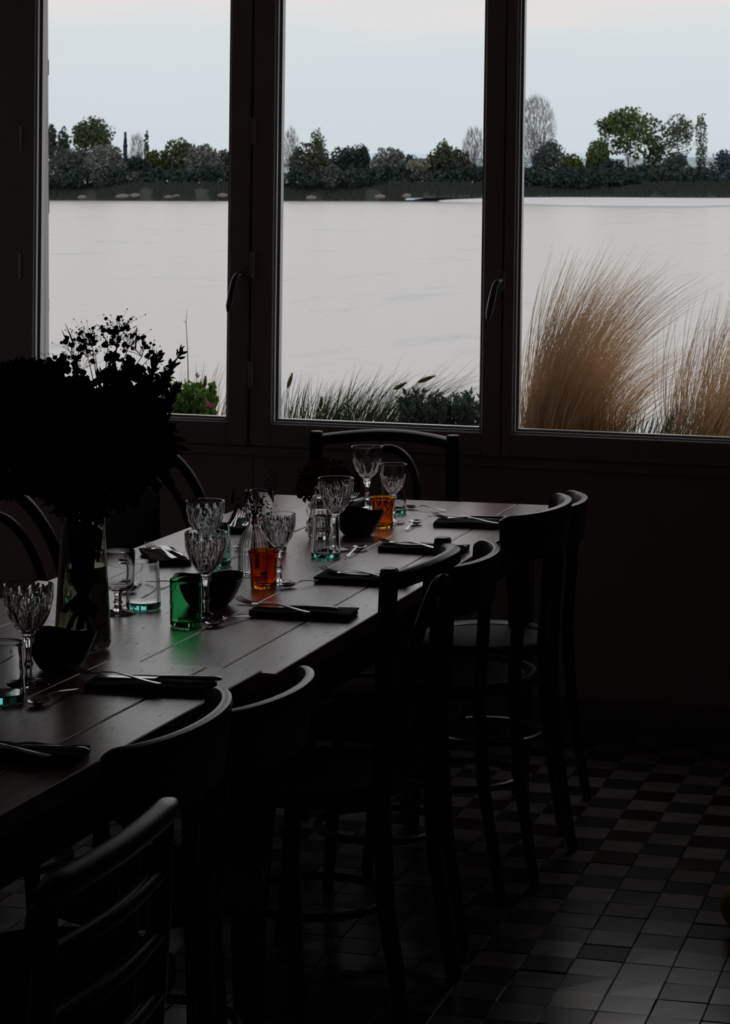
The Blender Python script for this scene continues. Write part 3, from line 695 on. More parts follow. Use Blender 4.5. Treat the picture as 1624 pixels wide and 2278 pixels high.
# ================================================================== CHAIRS
def arcpts(n, f): return [f(i/(n-1)) for i in range(n)]
def seat_parts(r, m, R_=.19, z=.452):
    s = MB(); n = 40; q = lambda a: 1+.04*cos(2*a)
    prof = [(R_-.032, z-.030), (R_-.004, z-.030), (R_, z-.024), (R_, z-.006), (R_-.006, z), (R_-.020, z), (R_-.032, z-.006)]
    s.lathe(prof, n, fn=lambda a, z_, k: q(a), closed=True); sr = s.obj('seat', m, r)
    p = MB(); p.lathe([(0.0001, z-.012), (.08, z-.012), (R_-.033, z-.008), (R_-.033, z-.018), (.0001, z-.018)], n, fn=lambda a, z_, k: q(a)); p.obj('seat_panel', M['seat'], sr)
def legs_front(r, m, R_=.19):
    for sx in (-1, 1):
        MB().tube([(sx*.165, .175, 0), (sx*.150, .155, .22), (sx*.142, .140, .40), (sx*.140, .135, .425)], [.0135, .016, .019, .019], 10).obj('leg', m, r)
def stretcher(r, m, z=.20, a_=.140):
    n = 28; MB().tube([(a_*cos(2*pi*i/n), a_*sin(2*pi*i/n), z) for i in range(n+1)], .0085, 8, caps=False).obj('stretcher', m, r)
def rear_legs(r, m, top_y, top_z, xw=.165, rr=.016, sq=None, yb=-.20):
    for sx in (-1, 1):
        MB().tube([(sx*(xw+.005), yb-.03, 0), (sx*xw, yb+.010, .25), (sx*xw, yb+.022, .45), (sx*xw, (top_y+yb+.02)/2, (top_z+.45)/2), (sx*xw, top_y, top_z)], [rr*.85, rr, rr*1.1, rr, rr*.9], 10 if sq is None else 8, sq=sq).obj('leg', m, r)
def chair_plate(name, label, x, y, rz, h, w=.22, dp=.09, mk='chair_brown', group=None):
    """bistro chair with a wide curved back plate"""
    r = empty(name, (x, y, 0), rz, label, 'chair', group); m = M[mk]
    seat_parts(r, m); legs_front(r, m); rear_legs(r, m, -.196, h-.045, xw=.160, rr=.0145); stretcher(r, m)
    pl = MB(); n = 33; vs = []; A = radians(82); ye = -.245
    prof = 9
    for i in range(n):
        a = -A+2*A*i/(n-1); x_ = w*sin(a)/sin(A); y_ = ye+dp*(1-cos(a))/(1-cos(A))
        tx, ty = w*cos(a)/sin(A), dp*sin(a)/(1-cos(A)); l_ = sqrt(tx*tx+ty*ty); nx, ny = ty/l_, -tx/l_   # outward normal
        e = abs(i/(n-1)*2-1); drop = .11*(1-.55*max(0, (e-.72)/.28)**2.2) ; topz = h-.012*max(0, (e-.8)/.2)**2
        tk = .0095; lean = .012
        pts = [(-tk, topz-drop), (-tk, topz-drop*.5), (-tk, topz-.007), (-tk*.75, topz-.0015), (0, topz), (tk*.75, topz-.0022), (tk, topz-.009), (tk, topz-drop*.5), (tk, topz-drop)]
        for o_, z_ in pts:
            k_ = o_+lean*(z_-h)/.1; vs.append((x_+nx*k_, y_+ny*k_, z_))
    fs = []
    for i in range(n-1):
        for k in range(prof): k2 = (k+1) % prof; fs.append((i*prof+k, i*prof+k2, (i+1)*prof+k2, (i+1)*prof+k))
    fs += [tuple(range(prof-1, -1, -1)), tuple((n-1)*prof+k for k in range(prof))]
    pl.add(vs, fs).obj('backrest', m, r, fix=True)
    # two short supports from plate to seat
    return r
def chair_post(name, label, x, y, rz, h=.885, mk='chair'):
    """bentwood chair: square topped posts, bowed top rail, hoop inside"""
    r = empty(name, (x, y, 0), rz, label, 'chair'); m = M[mk]
    seat_parts(r, m); legs_front(r, m); stretcher(r, m)
    for sx in (-1, 1):
        p = MB(); X = sx*.203
        p.tube([(sx*.19, -.235, 0), (sx*.185, -.195, .25), (sx*.185, -.185, .45), (X, -.195, .66), (X, -.205, h-.012), (X, -.206, h-.003), (X, -.206, h)],
               [.017, .019, .020, .0195, .0195, .0185, .0150], 8, sq=.85, upv=(0, 1, 0)); p.obj('leg', m, r, ang=30)
    n = 21
    rail = MB(); rail.tube(arcpts(n, lambda t_: (-.197+.394*t_, -.206-.062*sin(pi*t_)**.8, h-.026+.014*sin(pi*t_))), .0165, 10, sq=1.0, upv=(0, 0, 1)); rail.obj('top_rail', m, r)
    hp = MB(); pts = []
    for i in range(25):
        a = pi*i/24; pts.append((-.093*cos(a), -.220-.034*sin(a)**1.0, .70+(h-.050-.70)*sin(a)))
    pts = [(-.075, -.165, .45), (-.088, -.20, .58)]+pts+[(.088, -.20, .58), (.075, -.165, .45)]
    hp.tube(pts, .0125, 8); hp.obj('back_hoop', m, r)
    return r
def chair_hoop(name, label, x, y, rz, h=.89, mk='chair'):
    """bentwood cafe chair: outer hoop back with a smaller hoop inside"""
    r = empty(name, (x, y, 0), rz, label, 'chair'); m = M[mk]
    seat_parts(r, m); legs_front(r, m); stretcher(r, m)
    def hoop(w, top, z0, rr, yo=0.):
        pts = []
        for i in range(29):
            a = pi*i/28; z_ = z0+(top-z0)*sin(a)**.85; pts.append((-w*cos(a), yo-.20-.13*(z_-.45)/.44, z_))
        return pts
    o_ = [(-.175, -.24, 0), (-.165, -.195, .25), (-.170, -.19, .45)]+hoop(.215, h, .62, .015)+[(.170, -.19, .45), (.165, -.195, .25), (.175, -.24, 0)]
    MB().tube(o_, .0150, 10).obj('outer_hoop', m, r)
    i_ = [(-.085, -.165, .45)]+hoop(.135, h-.07, .60, .011, .005)+[(.085, -.165, .45)]
    MB().tube(i_, .0115, 8).obj('inner_hoop', m, r)
    return r
def chair_panel(name, label, x, y, rz, h=.825):
    r = empty(name, (x, y, 0), rz, label, 'chair'); m = M['metal_black']
    MB().bbox(-.19, .19, -.19, .19, .435, .455, .008).obj('seat', m, r)
    p = MB(); vs = []; n = 17
    for i in range(n):
        x_ = -.2+.4*i/(n-1); y_ = -.205-.02*cos(x_*7); e = abs(x_)/.2
        cr_ = .018*max(0, (e-.9)/.1)**2
        for (dy, z_) in ((-.006, h-.19), (-.006, h-.008-cr_), (0, h-cr_), (.006, h-.008-cr_), (.006, h-.19)): vs.append((x_, y_+dy, z_))
    fs = [(i*5+k, i*5+(k+1) % 5, i*5+5+(k+1) % 5, i*5+5+k) for i in range(n-1) for k in range(5)]+[(4, 3, 2, 1, 0), tuple((n-1)*5+k for k in range(5))]
    p.add(vs, fs).obj('backrest', m, r, fix=True)
    for sx in (-1, 1):
        MB().tube([(sx*.185, -.22, 0), (sx*.18, -.185, .44), (sx*.175, -.212, h-.05)], .0115, 8).obj('leg', m, r)
        MB().tube([(sx*.185, .19, 0), (sx*.175, .165, .44)], .0115, 8).obj('leg', m, r)
    return r
def chair_slat(name, label, x, y, rz, h=.822):
    r = empty(name, (x, y, 0), rz, label, 'chair'); m = M['chair_brown']
    seat_parts(r, m); legs_front(r, m); stretcher(r, m)
    for sx in (-1, 1): MB().tube([(sx*.18, -.235, 0), (sx*.178, -.195, .25), (sx*.178, -.190, .45), (sx*.182, -.205, .66), (sx*.183, -.212, h-.03)], [.014, .016, .017, .0155, .013], 10).obj('leg', m, r)
    MB().tube(arcpts(15, lambda t_: (-.205+.41*t_, -.214-.012*sin(pi*t_), h-.018)), [.010]+[.017]*13+[.010], 12, upv=(0, 0, 1)).obj('top_rail', m, r)
    for z_ in (.728, .650, .572):
        MB().tube(arcpts(11, lambda t_: (-.178+.356*t_, -.206-.014*sin(pi*t_)-(z_-.65)*.04, z_)), .0115, 10, upv=(0, 0, 1)).obj('slat', M['chair'], r)
    return r
RT, LT = pi/2, -pi/2
chair_plate('bistro_chair', 'dark chair with wide curved back plate nearest the windows on the right side', -1.352, 5.890, RT, .800, w=.212)
chair_plate('bistro_chair', 'dark curved back chair second from the windows on the right side', -1.309, 5.430, RT-.07, .852, dp=.085)
chair_plate('bistro_chair', 'curved back chair with brown inner face, beyond the chair with square posts', -1.372, 4.955, RT-.02, .802)
chair_post('bentwood_chair', 'black bentwood chair with two square topped posts on the right side of the table', -1.355, 4.41, RT)
chair_plate('bistro_chair', 'curved back chair tucked under the table where the two tables meet', -1.397, 3.640, RT-.08, .778, w=.207, dp=.075)
chair_plate('bistro_chair', 'curved back chair with broad pale rimmed plate at the lower left', -1.378, 3.170, RT, .832, w=.218, dp=.075)
chair_slat('ladder_back_chair', 'dark ladder back chair nearest the viewer at the bottom left, rail end catching light', -1.265, 2.60, RT)
chair_post('bentwood_chair', 'black bentwood chair at the head of the table with its back to the window', -1.805, 6.345, pi)
chair_hoop('cafe_chair', 'black hoop back chair at the far left corner, right of the bouquet', -2.06, 5.90, LT-.42)
chair_hoop('cafe_chair', 'black hoop back chair behind the bouquet at the left edge', -2.07, 5.00, LT-.30)
chair_hoop('cafe_chair', 'black hoop back chair cut off by the left edge of the picture', -2.06, 4.50, LT-.1)
chair_panel('metal_chair', 'black chair with flat rectangular back panel between the hoop back chairs', -1.955, 5.475, LT)

# ================================================================== TABLEWARE
def fixn(me):
    bm = bmesh.new(); bm.from_mesh(me); bmesh.ops.recalc_face_normals(bm, faces=bm.faces); bm.to_mesh(me); bm.free(); return me
def goblet_parts(h=.166, rb=.0415, cut_top=.93):
    s = h/.166; rr = rb/.0415
    foot = [(.0001, 0), (.034*rr, 0), (.036*rr, .0015), (.034*rr, .0035), (.015*rr, .0065), (.0065, .0115), (.0001, .0118)]
    stem = [(.0001, .0119), (.0064, .0121), (.0048, .022), (.0060, .030), (.0078, .034), (.0060, .038), (.0048, .046), (.0052, .060), (.0070, .068), (.0100, .073), (.0105, .0765), (.0001, .0768)]
    bowl = [(.0001, .077), (.0100, .0772), (.0095, .079)]; nb0 = len(bowl)
    for i in range(34):
        t_ = i/33; z = .080+t_*(.166-.080); bowl.append((max(.0105, .0415*rr*sin(min(1, t_**.62*1.02)*pi/2)), z))
    nb1 = len(bowl); inner = []
    for i in range(14):
        t_ = 1-i/13; z = .087+t_*(.1665-.087); inner.append((max(.0001, (.0415*rr-.0024)*sin(min(1, (t_**.62)*1.02)*pi/2)), z))
    def fn(a, z, kk):
        if not (nb0 <= kk < nb1): return 1
        t_ = (z/s-.080)/.086
        if t_ > cut_top: return 1
        ph = 4.4*t_; p_ = abs(sin(6.5*a+ph)) if 0 else abs(sin(7*a+ph)); q_ = abs(sin(7*a-ph)); fade = min(1, (cut_top-t_)/.16)*min(1, t_/.05+.3)
        return 1-.075*(1-min(p_, q_))**1.7*fade+.02*fade
    mk = lambda nm, pr, f, n: fixn(MB().lathe([(r_, z*s) for r_, z in pr], n, fn=f).mesh(nm, M['crystal'], True, 20))
    return (mk('goblet_foot', foot, None, 48), mk('goblet_stem', stem, lambda a, z, k: 1+.06*cos(8*a)*(1 if 1 < k < 10 else 0), 48), mk('goblet_bowl', bowl+[(bowl[-1][0]-.0008, .1668)]+inner, fn, 128))
gA, gB, gC, gD = goblet_parts(), goblet_parts(cut_top=.66), goblet_parts(h=.147, rb=.0355, cut_top=.90), goblet_parts(h=.147, rb=.0345, cut_top=.62)
GOB = [
 ('tallest crystal goblet at the head of the table, cut only on its lower bowl', gB, -1.672, 5.90, TZ),
 ('small crystal goblet behind the honey amber tumbler near the head of the table', gD, -1.548, 5.70, TZ),
 ('crystal goblet behind the clear tumbler and beside the embossed bottle', gA, -1.558, 5.235, TZ),
 ('small crystal goblet behind the plain amber tumbler', gC, -1.540, 4.755, TZ),
 ('crystal goblet standing behind another, in front of the teal tumbler', gA, -1.712, 4.775, TZ),
 ('crystal goblet beside the emerald green tumbler', gA, -1.553, 4.335, TZ),
 ('large crystal goblet nearest the viewer at the lower left', gA, -1.604, 3.61, TZ2)]
for lab, me, x, y, z in GOB:
    o = empty('crystal_goblet', (x, y, z), R.uniform(0, 3), lab, 'glass', 'cut crystal goblets')
    for nm, q in zip(('foot', 'stem', 'bowl'), me): inst(nm, q, o)
# plain stem glasses
def stemglass():
    m_ = MB(); o_ = [(.0001, 0), (.033, 0), (.0345, .0015), (.033, .003), (.014, .006), (.0085, .010), (.0065, .016), (.0095, .021), (.0065, .026), (.0075, .034), (.0085, .040), (.012, .0435), (.026, .047), (.0305, .052), (.0318, .060), (.0330, .090), (.0340, .122)]
    i_ = [(.0334, .1228), (.0326, .122), (.0315, .090), (.0303, .062), (.0285, .054), (.024, .051), (.0001, .050)]
    m_.lathe(o_+i_, 48); return fixn(m_.mesh('stem_glass', M['clear'], True, 60))
sg = stemglass()
for lab, x, y in (('plain etched stem glass beside the flower vase', -1.736, 4.335), ('plain etched stem glass behind the ribbed bottle vase', -1.765, 5.30)):
    tag(inst('stem_glass', sg, None, (x, y, TZ)), lab, 'glass', 'plain stem glasses')
# Moroccan style tumblers: walls and a thick slug base
def tumbler(lab, x, y, z, rt_, rb_, h, wm, bm_, base=.012, flare=None, flute=0, name='tumbler', foot=.0):
    r = empty(name, (x, y, z), R.uniform(0, 3), lab, 'glass')
    prof = []
    for i in range(13):
        t_ = i/12; rr = rb_+(rt_-rb_)*t_
        if flare: rr = flare(t_)
        prof.append((rr, base+t_*(h-base)))
    inner = [(p_[0]-.0019, p_[1]) for p_ in reversed(prof)]; inner[0] = (prof[-1][0]-.0016, h); inner[-1] = (prof[0][0]-.002, base+.001)
    fn = (lambda a, z_, k: 1-flute*(.5+.5*cos(10*a))*(1 if k < 13 else 0)*(1-min(1, z_/h)**4)) if flute else None
    w_ = MB(); w_.lathe([(rb_ if not flare else flare(0), base-.0004)]+prof+[(prof[-1][0]-.0008, h+.0006)]+inner+[(.0001, base+.0005), (.0001, base-.0004)][:1], 48 if not flute else 80, fn=fn)
    w_.obj('glass_wall', wm, r, ang=50, fix=True)
    b0 = rb_ if not flare else flare(0)
    b_ = MB(); b_.lathe([(.0001, .001), (b0*.80, .0005), (b0*.93, 0), (b0, .0025), (b0, base-.0012), (b0*.94, base-.0006), (.0001, base*.80)], 48); b_.obj('base', bm_, r, ang=50, fix=True)
    return r
tumbler('clear tumbler with pale teal base at the far end, behind the small goblet', -1.598, 5.885, TZ, .0300, .0345, .082, M['clear'], M['teal'], .010)
tumbler('clear tumbler with teal base in front of the embossed bottle', -1.552, 5.135, TZ, .0305, .0340, .091, M['clear'], M['teal'], .010)
tumbler('green tinted tumbler half hidden behind two goblets', -1.752, 4.955, TZ, .0310, .0340, .090, M['tealwall'], M['teal'], .010)
tumbler('clear tumbler with teal base beside the plain stem glass', -1.709, 4.403, TZ, .0310, .0345, .092, M['clear'], M['teal'], .012)
tumbler('clear tumbler with teal base at the left edge on the near table', -1.592, 3.485, TZ2, .0305, .0350, .094, M['clear'], M['teal'], .012)
tumbler('straight sided emerald green tumbler', -1.563, 4.250, TZ, .0312, .0305, .088, M['green'], M['green'], .009)
tumbler('plain amber tumbler widening to the rim, in front of a small goblet', -1.556, 4.700, TZ, .0325, .0255, .078, M['amber'], M['amber'], .012, flare=lambda t_: .0272+.0056*t_**1.6)
tumbler('fluted honey amber tumbler with a narrow waist beside the brown bowl', -1.552, 5.620, TZ, .0325, .0255, .074, M['amber2'], M['amber2'], .012, flare=lambda t_: .0262+.0075*t_**2.4-.0012*sin(pi*t_), flute=.06)
tumbler('ruby red tumbler hidden behind the bottle vase and a goblet', -1.690, 5.180, TZ, .031, .029, .060, M['red'], M['red'], .009)

# ribbed bottle vase with dried grasses
def lathe_obj(name, prof, m_, parent, n=48, fn=None, ang=50): return MB().lathe(prof, n, fn=fn).obj(name, m_, parent, ang=ang, fix=True)
bv = empty('bottle_vase', (-1.631, 4.857, TZ), 0, 'clear ribbed dome shaped bottle vase in the middle of the table', 'vase')
o_ = [(.0001, .001), (.031, 0), (.0335, .003), (.0335, .046), (.0345, .048), (.0335, .050), (.0325, .062), (.0290, .076), (.0235, .088), (.0165, .098), (.0115, .105), (.0105, .112), (.0108, .126), (.0128, .130), (.0128, .133)]
i_ = [(.0108, .1335), (.0092, .130), (.0085, .112), (.0092, .105), (.0140, .097), (.0205, .087), (.0262, .075), (.0298, .061), (.0305, .045), (.0300, .008), (.0001, .007)]
lathe_obj('body', o_+i_, M['clear'], bv, 96, lambda a, z_, k: 1+(.020*abs(cos(12*a))**6 if 2 <= k <= 9 else 0), 25)
dg = empty('dried_grass_posy', (-1.631, 4.857, TZ), 0, 'small posy of dried grasses in the ribbed bottle vase', 'flowers')
def camr(x, y, z): # local vector from (right, depth, up) as seen along the table
    return (x*cos(YAW+.05)-y*sin(YAW+.05), x*sin(YAW+.05)+y*cos(YAW+.05), z)
for (ex, ez, rr) in ((-.038, .152, .0011), (-.002, .262, .0008), (.036, .205, .0007), (-.01, .165, .001), (.015, .16, .001), (-.022, .150, .0009), (.022, .150, .0008), (.004, .17, .001)):
    MB().tube([camr(ex*-.2, 0, .012), camr(ex*.05, 0, .12), camr(ex*.55, 0, .12+(ez-.12)*.55), camr(ex, 0, ez)], [rr*1.3, rr*1.2, rr, rr*.6], 6).obj('stem', M['stem_dark'], dg)
f_ = MB(); fuzzy(f_, camr(-.052, 0, .108), camr(.45, 0, 1), .048, .0050, 320); f_.obj('plume', M['bunny'], dg, smooth=False)
f_ = MB(); fuzzy(f_, camr(-.046, .01, .150), camr(.1, 0, 1), .030, .0045, 200); f_.obj('plume', M['leaf_dark'], dg, smooth=False)
f_ = MB()
for _ in range(70): 
    q = camr(R.gauss(.006, .016), R.gauss(0, .01), R.uniform(.128, .168)); f_.leaf(q, (R.gauss(0, 1), R.gauss(0, 1), R.gauss(.2, 1)), .004, .009)
for _ in range(14): f_.ball(camr(R.gauss(-.004, .014), R.gauss(0, .01), R.uniform(.128, .165)), .0034, sub=1)
tag(f_.obj('dried_blossoms', M['bloom_dark'], dg, smooth=False), kind='stuff')
f_ = MB()
for _ in range(60):
    a = R.uniform(.0, .055); w_ = .006+.010*sin(a/.055*pi); q = Vector(camr(.036+R.uniform(-w_, w_)+(a-.03)*.1, R.gauss(0, .005), .175+a)); f_.tube([tuple(q), tuple(q+Vector((.002, 0, .0015))), tuple(q+Vector((.004, 0, -.001)))], .0006, 4)
tag(f_.obj('seed_sprig', M['sprig'], dg), kind='stuff')

# embossed bottle with hydrangea
eb = empty('embossed_bottle', (-1.648, 5.40, TZ), .4, 'clear embossed glass bottle with stacked rings and small loop handle', 'bottle')
o_ = [(.0001, .001), (.024, 0), (.0265, .004), (.0270, .010), (.0310, .014), (.0330, .020), (.0315, .026), (.0280, .029), (.0300, .033), (.0305, .040), (.0270, .044), (.0245, .050), (.0225, .060), (.0210, .070), (.0245, .073), (.0250, .078), (.0220, .081), (.0215, .090), (.0165, .098), (.0175, .101), (.0120, .104), (.0130, .112), (.0115, .120), (.0085, .124), (.0090, .128)]
i_ = [(.0070, .128), (.0062, .122), (.0085, .112), (.0085, .104), (.0140, .096), (.0180, .088), (.0185, .075), (.0190, .062), (.0225, .045), (.0250, .030), (.0230, .010), (.0001, .008)]
lathe_obj('body', o_+i_, M['clear'], eb, 96, lambda a, z_, k: 1+(.035*cos(18*a) if k in (4, 5, 6, 8, 9, 14, 15, 17, 20, 21) else 0), 25)
pts = [(-.021, 0, .078), (-.030, 0, .076), (-.033, 0, .066), (-.029, 0, .056), (-.023, 0, .056)]
MB().tube([camr(*p_) for p_ in pts], .0022, 8).obj('loop_handle', M['clear'], eb)
for a in range(9):
    an = a/9*2*pi; n = 10; q = [(.0258*cos(an)+.0038*cos(2*pi*i/n)*-sin(an), .0258*sin(an)+.0038*cos(2*pi*i/n)*cos(an), .0755+.0038*sin(2*pi*i/n)) for i in range(n+1)]
    if a == 0: rings = MB()
    rings.tube(q, .0009, 5, caps=False)
rings.obj('ring_relief', M['clear'], eb)
hy = empty('dried_hydrangea', (-1.700, 5.62, TZ), 0, 'brown dried hydrangea head standing behind the embossed bottle', 'flower')
MB().tube([(0, 0, .001), (.002, 0, .04), (-.004, 0, .09)], .0022, 6).obj('stem', M['stem_dark'], hy)
f_ = MB(); C_ = Vector((0, 0, .100))
f_.ball(tuple(C_), .050, 1.05, 1, .95, sub=2)
for _ in range(420):
    d = Vector((R.gauss(0, 1), R.gauss(0, 1), R.gauss(0, 1))).normalized(); p = C_+Vector((d.x*.060, d.y*.058, d.z*.054))*R.uniform(.82, 1.12)
    tdir = d.orthogonal().normalized(); tdir.rotate(Matrix.Rotation(R.uniform(0, 6.28), 3, d)); f_.leaf(p, tdir+d*.5, .017, .018, nrm=d, fold=.3)
tag(f_.obj('petals', M['hydrangea'], hy, smooth=False), kind='stuff')
hv = MB(); hv.lathe([(.0001, 0), (.020, 0), (.023, .004), (.024, .02), (.020, .036), (.012, .046), (.011, .056), (.0098, .056), (.0105, .046), (.018, .035), (.0215, .02), (.021, .006), (.0001, .005)], 32)
tag(hv.obj('bud_vase', M['clear'], None, loc=(-1.700, 5.62, TZ), fix=True), 'small clear bud vase holding the dried hydrangea', 'vase')

# stoneware bowls
def bowl(lab, x, y, z, rx, h, m_, rz=0, name='bowl'):
    b_ = MB(); o_ = [(.0001, .0), (.52, .0), (.57, .03), (.70, .22), (.83, .50), (.94, .80), (.985, 1.), (.975, 1.03), (.955, 1.01), (.905, .80), (.79, .50), (.65, .22), (.50, .10), (.0001, .08)]
    prof = [(r_*rx, z_*h) for r_, z_ in o_]
    b_.lathe(prof, 48, fn=lambda a, z_, k: 1+.05*cos(3*a+.4)*(z_/h)+.03*cos(2*a)*(z_/h))
    b_.v = [(vx, vy, vz*(1+.07*cos(3*atan2(vy, vx)+.4)*(vz/h))) for vx, vy, vz in b_.v]
    return tag(b_.obj(name, m_, None, loc=(x, y, z), rot=(0, 0, rz), fix=True), lab, 'bowl')
bowl('brown stoneware bowl between the clear tumbler and the honey amber tumbler', -1.578, 5.485, TZ, .062, .056, M['bowl'], .3)
bowl('brown stoneware bowl behind the emerald tumbler with a spoon on its rim', -1.597, 4.475, TZ, .071, .054, M['bowl'], 1.2)
bowl('black stoneware bowl in front of the flower vase', -1.607, 3.745, TZ2, .060, .058, M['bowl_dark'], .5)
bowl('black stoneware bowl at the left edge of the near table', -1.79, 3.62, TZ2, .060, .050, M['bowl_dark'], 2.)

# cutlery
def spoon_meshes():
    b_ = MB(); n = 14; vs = []; fs = []
    for k in range(9):
        v_ = k/8
        for i in range(n):
            a = 2*pi*i/n; r_ = v_; x_ = .0170*r_*cos(a)*(1-.12*sin(a)); y_ = .0245*r_*sin(a); vs.append((x_, y_+.0245, .0015+.0065*r_**2.2))
    for k in range(8):
        for i in range(n): j = (i+1) % n; fs.append((k*n+i, k*n+j, k*n+n+j, k*n+n+i))
    o = len(vs); vs += [(x_, y_, z_-.0012) for x_, y_, z_ in vs]; fs += [tuple(o+i for i in reversed(f)) for f in fs]
    for i in range(n): j = (i+1) % n; fs.append((8*n+i, o+8*n+i, o+8*n+j, 8*n+j))
    b_.add(vs, fs)
    h = MB(); vs = []; fs = []
    st_ = [(-.002, .0030, .0075, .0012), (-.015, .0026, .0105, .0014), (-.045, .0030, .0085, .0014), (-.075, .0050, .0050, .0012), (-.092, .0062, .0035, .001), (-.098, .0040, .0030, .0008)]
    for y_, w_, z_, t_ in st_: vs += [(-w_, y_, z_), (-w_*.5, y_, z_+t_), (w_*.5, y_, z_+t_), (w_, y_, z_), (w_*.5, y_, z_-t_*.6), (-w_*.5, y_, z_-t_*.6)]
    for k in range(5):
        for i in range(6): j = (i+1) % 6; fs.append((k*6+i, k*6+j, k*6+6+j, k*6+6+i))
    fs += [(0, 1, 2, 3, 4, 5), tuple(30+i for i in range(5, -1, -1))]
    h.add(vs, fs)
    return fixn(b_.mesh('spoon_bowl', M['steel'])), fixn(h.mesh('spoon_handle', M['steel']))
SB, SH = spoon_meshes()
def spoon(lab, x, y, z, dx, dy, tilt=0, s=1.):
    """(x, y) centre of the bowl; (dx, dy) points from bowl to handle end"""
    rz = atan2(-dx, -dy)*-1; rz = atan2(dy, dx)+pi/2
    r = empty('spoon', (x+dx*.0245*0, y, z), rz, lab, 'spoon'); r.rotation_euler = (tilt, 0, rz); r.scale = (s, s, s)
    inst('bowl', SB, r, (0, -.0245, 0)); inst('handle', SH, r, (0, -.0245, 0)); return r
spoon('teaspoon at the far right of the row, beside the honey amber tumbler', -1.489, 5.700, TZ, .06, -1)
spoon('teaspoon lying between clear tumbler and folded napkin', -1.505, 5.255, TZ, .02, -1)
spoon('teaspoon beside the plain amber tumbler', -1.508, 4.715, TZ, .62, .85, s=.9)
spoon('teaspoon beside the emerald tumbler with its handle to the right', -1.508, 4.255, TZ, .35, 1, s=.95)
spoon('teaspoon on the near table in front of the black bowl', -1.525, 3.470, TZ2, .12, 1)
spoon('teaspoon left of the embossed bottle, only its handle tip shining', -1.775, 5.19, TZ, .12, 1, s=.95)
spoon('teaspoon seen through the clear tumbler beside the plain stem glass', -1.812, 4.575, TZ, -.15, 1)
spoon('teaspoon at the far left seen beyond the far tumbler', -1.575, 5.975, TZ, .95, -.3, s=.9)
spoon('teaspoon with its dark handle behind the brown bowl', -1.700, 4.64, TZ, -.85, .35)

KN = MB(); vs = []; 
for y_, w_, t_ in ((0, .0005, .0004), (.004, .006, .0005), (.020, .0092, .0006), (.060, .0095, .0008), (.100, .0085, .0012), (.106, .005, .002)): vs += [(-w_, y_, 0), (-w_, y_, t_), (w_, y_, t_*1.6), (w_, y_, 0)]
fs = [(k*4+i, k*4+(i+1) % 4, k*4+4+(i+1) % 4, k*4+4+i) for k in range(5) for i in range(4)]+[(3, 2, 1, 0), (20, 21, 22, 23)]
KB = fixn(KN.add(vs, fs).mesh('knife_blade', M['steel'], True, 30))
KH = MB(); KH.tube([(0, .104, .003), (0, .112, .0035), (0, .150, .0042), (0, .190, .0045), (0, .207, .0042), (0, .212, .004)], [.003, .0048, .0062, .0072, .0062, .003], 10, sq=.55, upv=(0, 0, 1))
KH = fixn(KH.mesh('knife_handle', M['steel'], True, 60))
FH = MB(); vs = []; st_ = [(.046, .0115, .004), (.052, .0105, .0035), (.062, .006, .0045), (.072, .0032, .0075), (.100, .0032, .0105), (.130, .0045, .0080), (.170, .0075, .0040), (.190, .0085, .0030), (.197, .006, .0028)]
for y_, w_, z_ in st_: vs += [(-w_, y_, z_), (-w_*.5, y_, z_+.0011), (w_*.5, y_, z_+.0011), (w_, y_, z_), (w_*.5, y_, z_-.0008), (-w_*.5, y_, z_-.0008)]
fs = [(k*6+i, k*6+(i+1) % 6, k*6+6+(i+1) % 6, k*6+6+i) for k in range(len(st_)-1) for i in range(6)]+[(0, 1, 2, 3, 4, 5), tuple(len(st_)*6-6+i for i in range(5, -1, -1))]
FH = fixn(FH.add(vs, fs).mesh('fork_handle', M['steel']))
FT = MB(); FT.tube([(0, .048, .0038), (0, .030, .0030), (0, .014, .0058), (0, .0, .0120)], [.0016, .0013, .0011, .0006], 6)
FT = fixn(FT.mesh('fork_tine', M['steel']))
def knife(lab, x, y, z, rz): r = empty('knife', (x, y, z), rz, lab, 'knife'); inst('blade', KB, r); inst('handle', KH, r); return r
def fork(lab, x, y, z, rz, tilt=0):
    r = empty('fork', (x, y, z), rz, lab, 'fork'); r.rotation_euler = (tilt, 0, rz)
    for k in range(4): inst('tine', FT, r, ((k-1.5)*.0062, 0, 0))
    inst('handle', FH, r); return r
def napkin_mesh(L, Wd, H, mk, sd):
    q = random.Random(sd); m_ = MB(); nl, layers = 15, 3
    for l_ in range(layers):
        z0 = H*l_/layers; z1 = H*(l_+1)/layers*.98; vs = []
        ins = q.uniform(0, .006); sk_ = q.uniform(-.004, .004)
        for k in range(nl):
            t_ = k/(nl-1); x_ = -L/2+ins*.5+(L-ins)*t_; wy = .005*noise.noise(Vector((x_*40, l_, sd))); wz = .0030*noise.noise(Vector((x_*30, l_+5, sd)))+.0012*cos(t_*9+l_)
            w2 = Wd/2-ins*.5
            ring = [(-w2, .2), (-w2*.985, .8), (-w2*.9, 1), (0, 1), (w2*.9, 1), (w2*.985, .8), (w2, .2), (0, 0)]
            for yy, zz in ring: vs.append((x_, yy+wy+sk_, z0+(z1-z0)*zz+(wz if l_ == layers-1 or zz > .1 else 0)*(.8 if l_ else .2)))
        fs = [(k*8+i, k*8+8+i, k*8+8+(i+1) % 8, k*8+(i+1) % 8) for k in range(nl-1) for i in range(8)]+[tuple(range(8)), tuple((nl-1)*8+i for i in range(7, -1, -1))]
        m_.add(vs, fs)
    return fixn(m_.mesh('napkin', M[mk], True, 60))
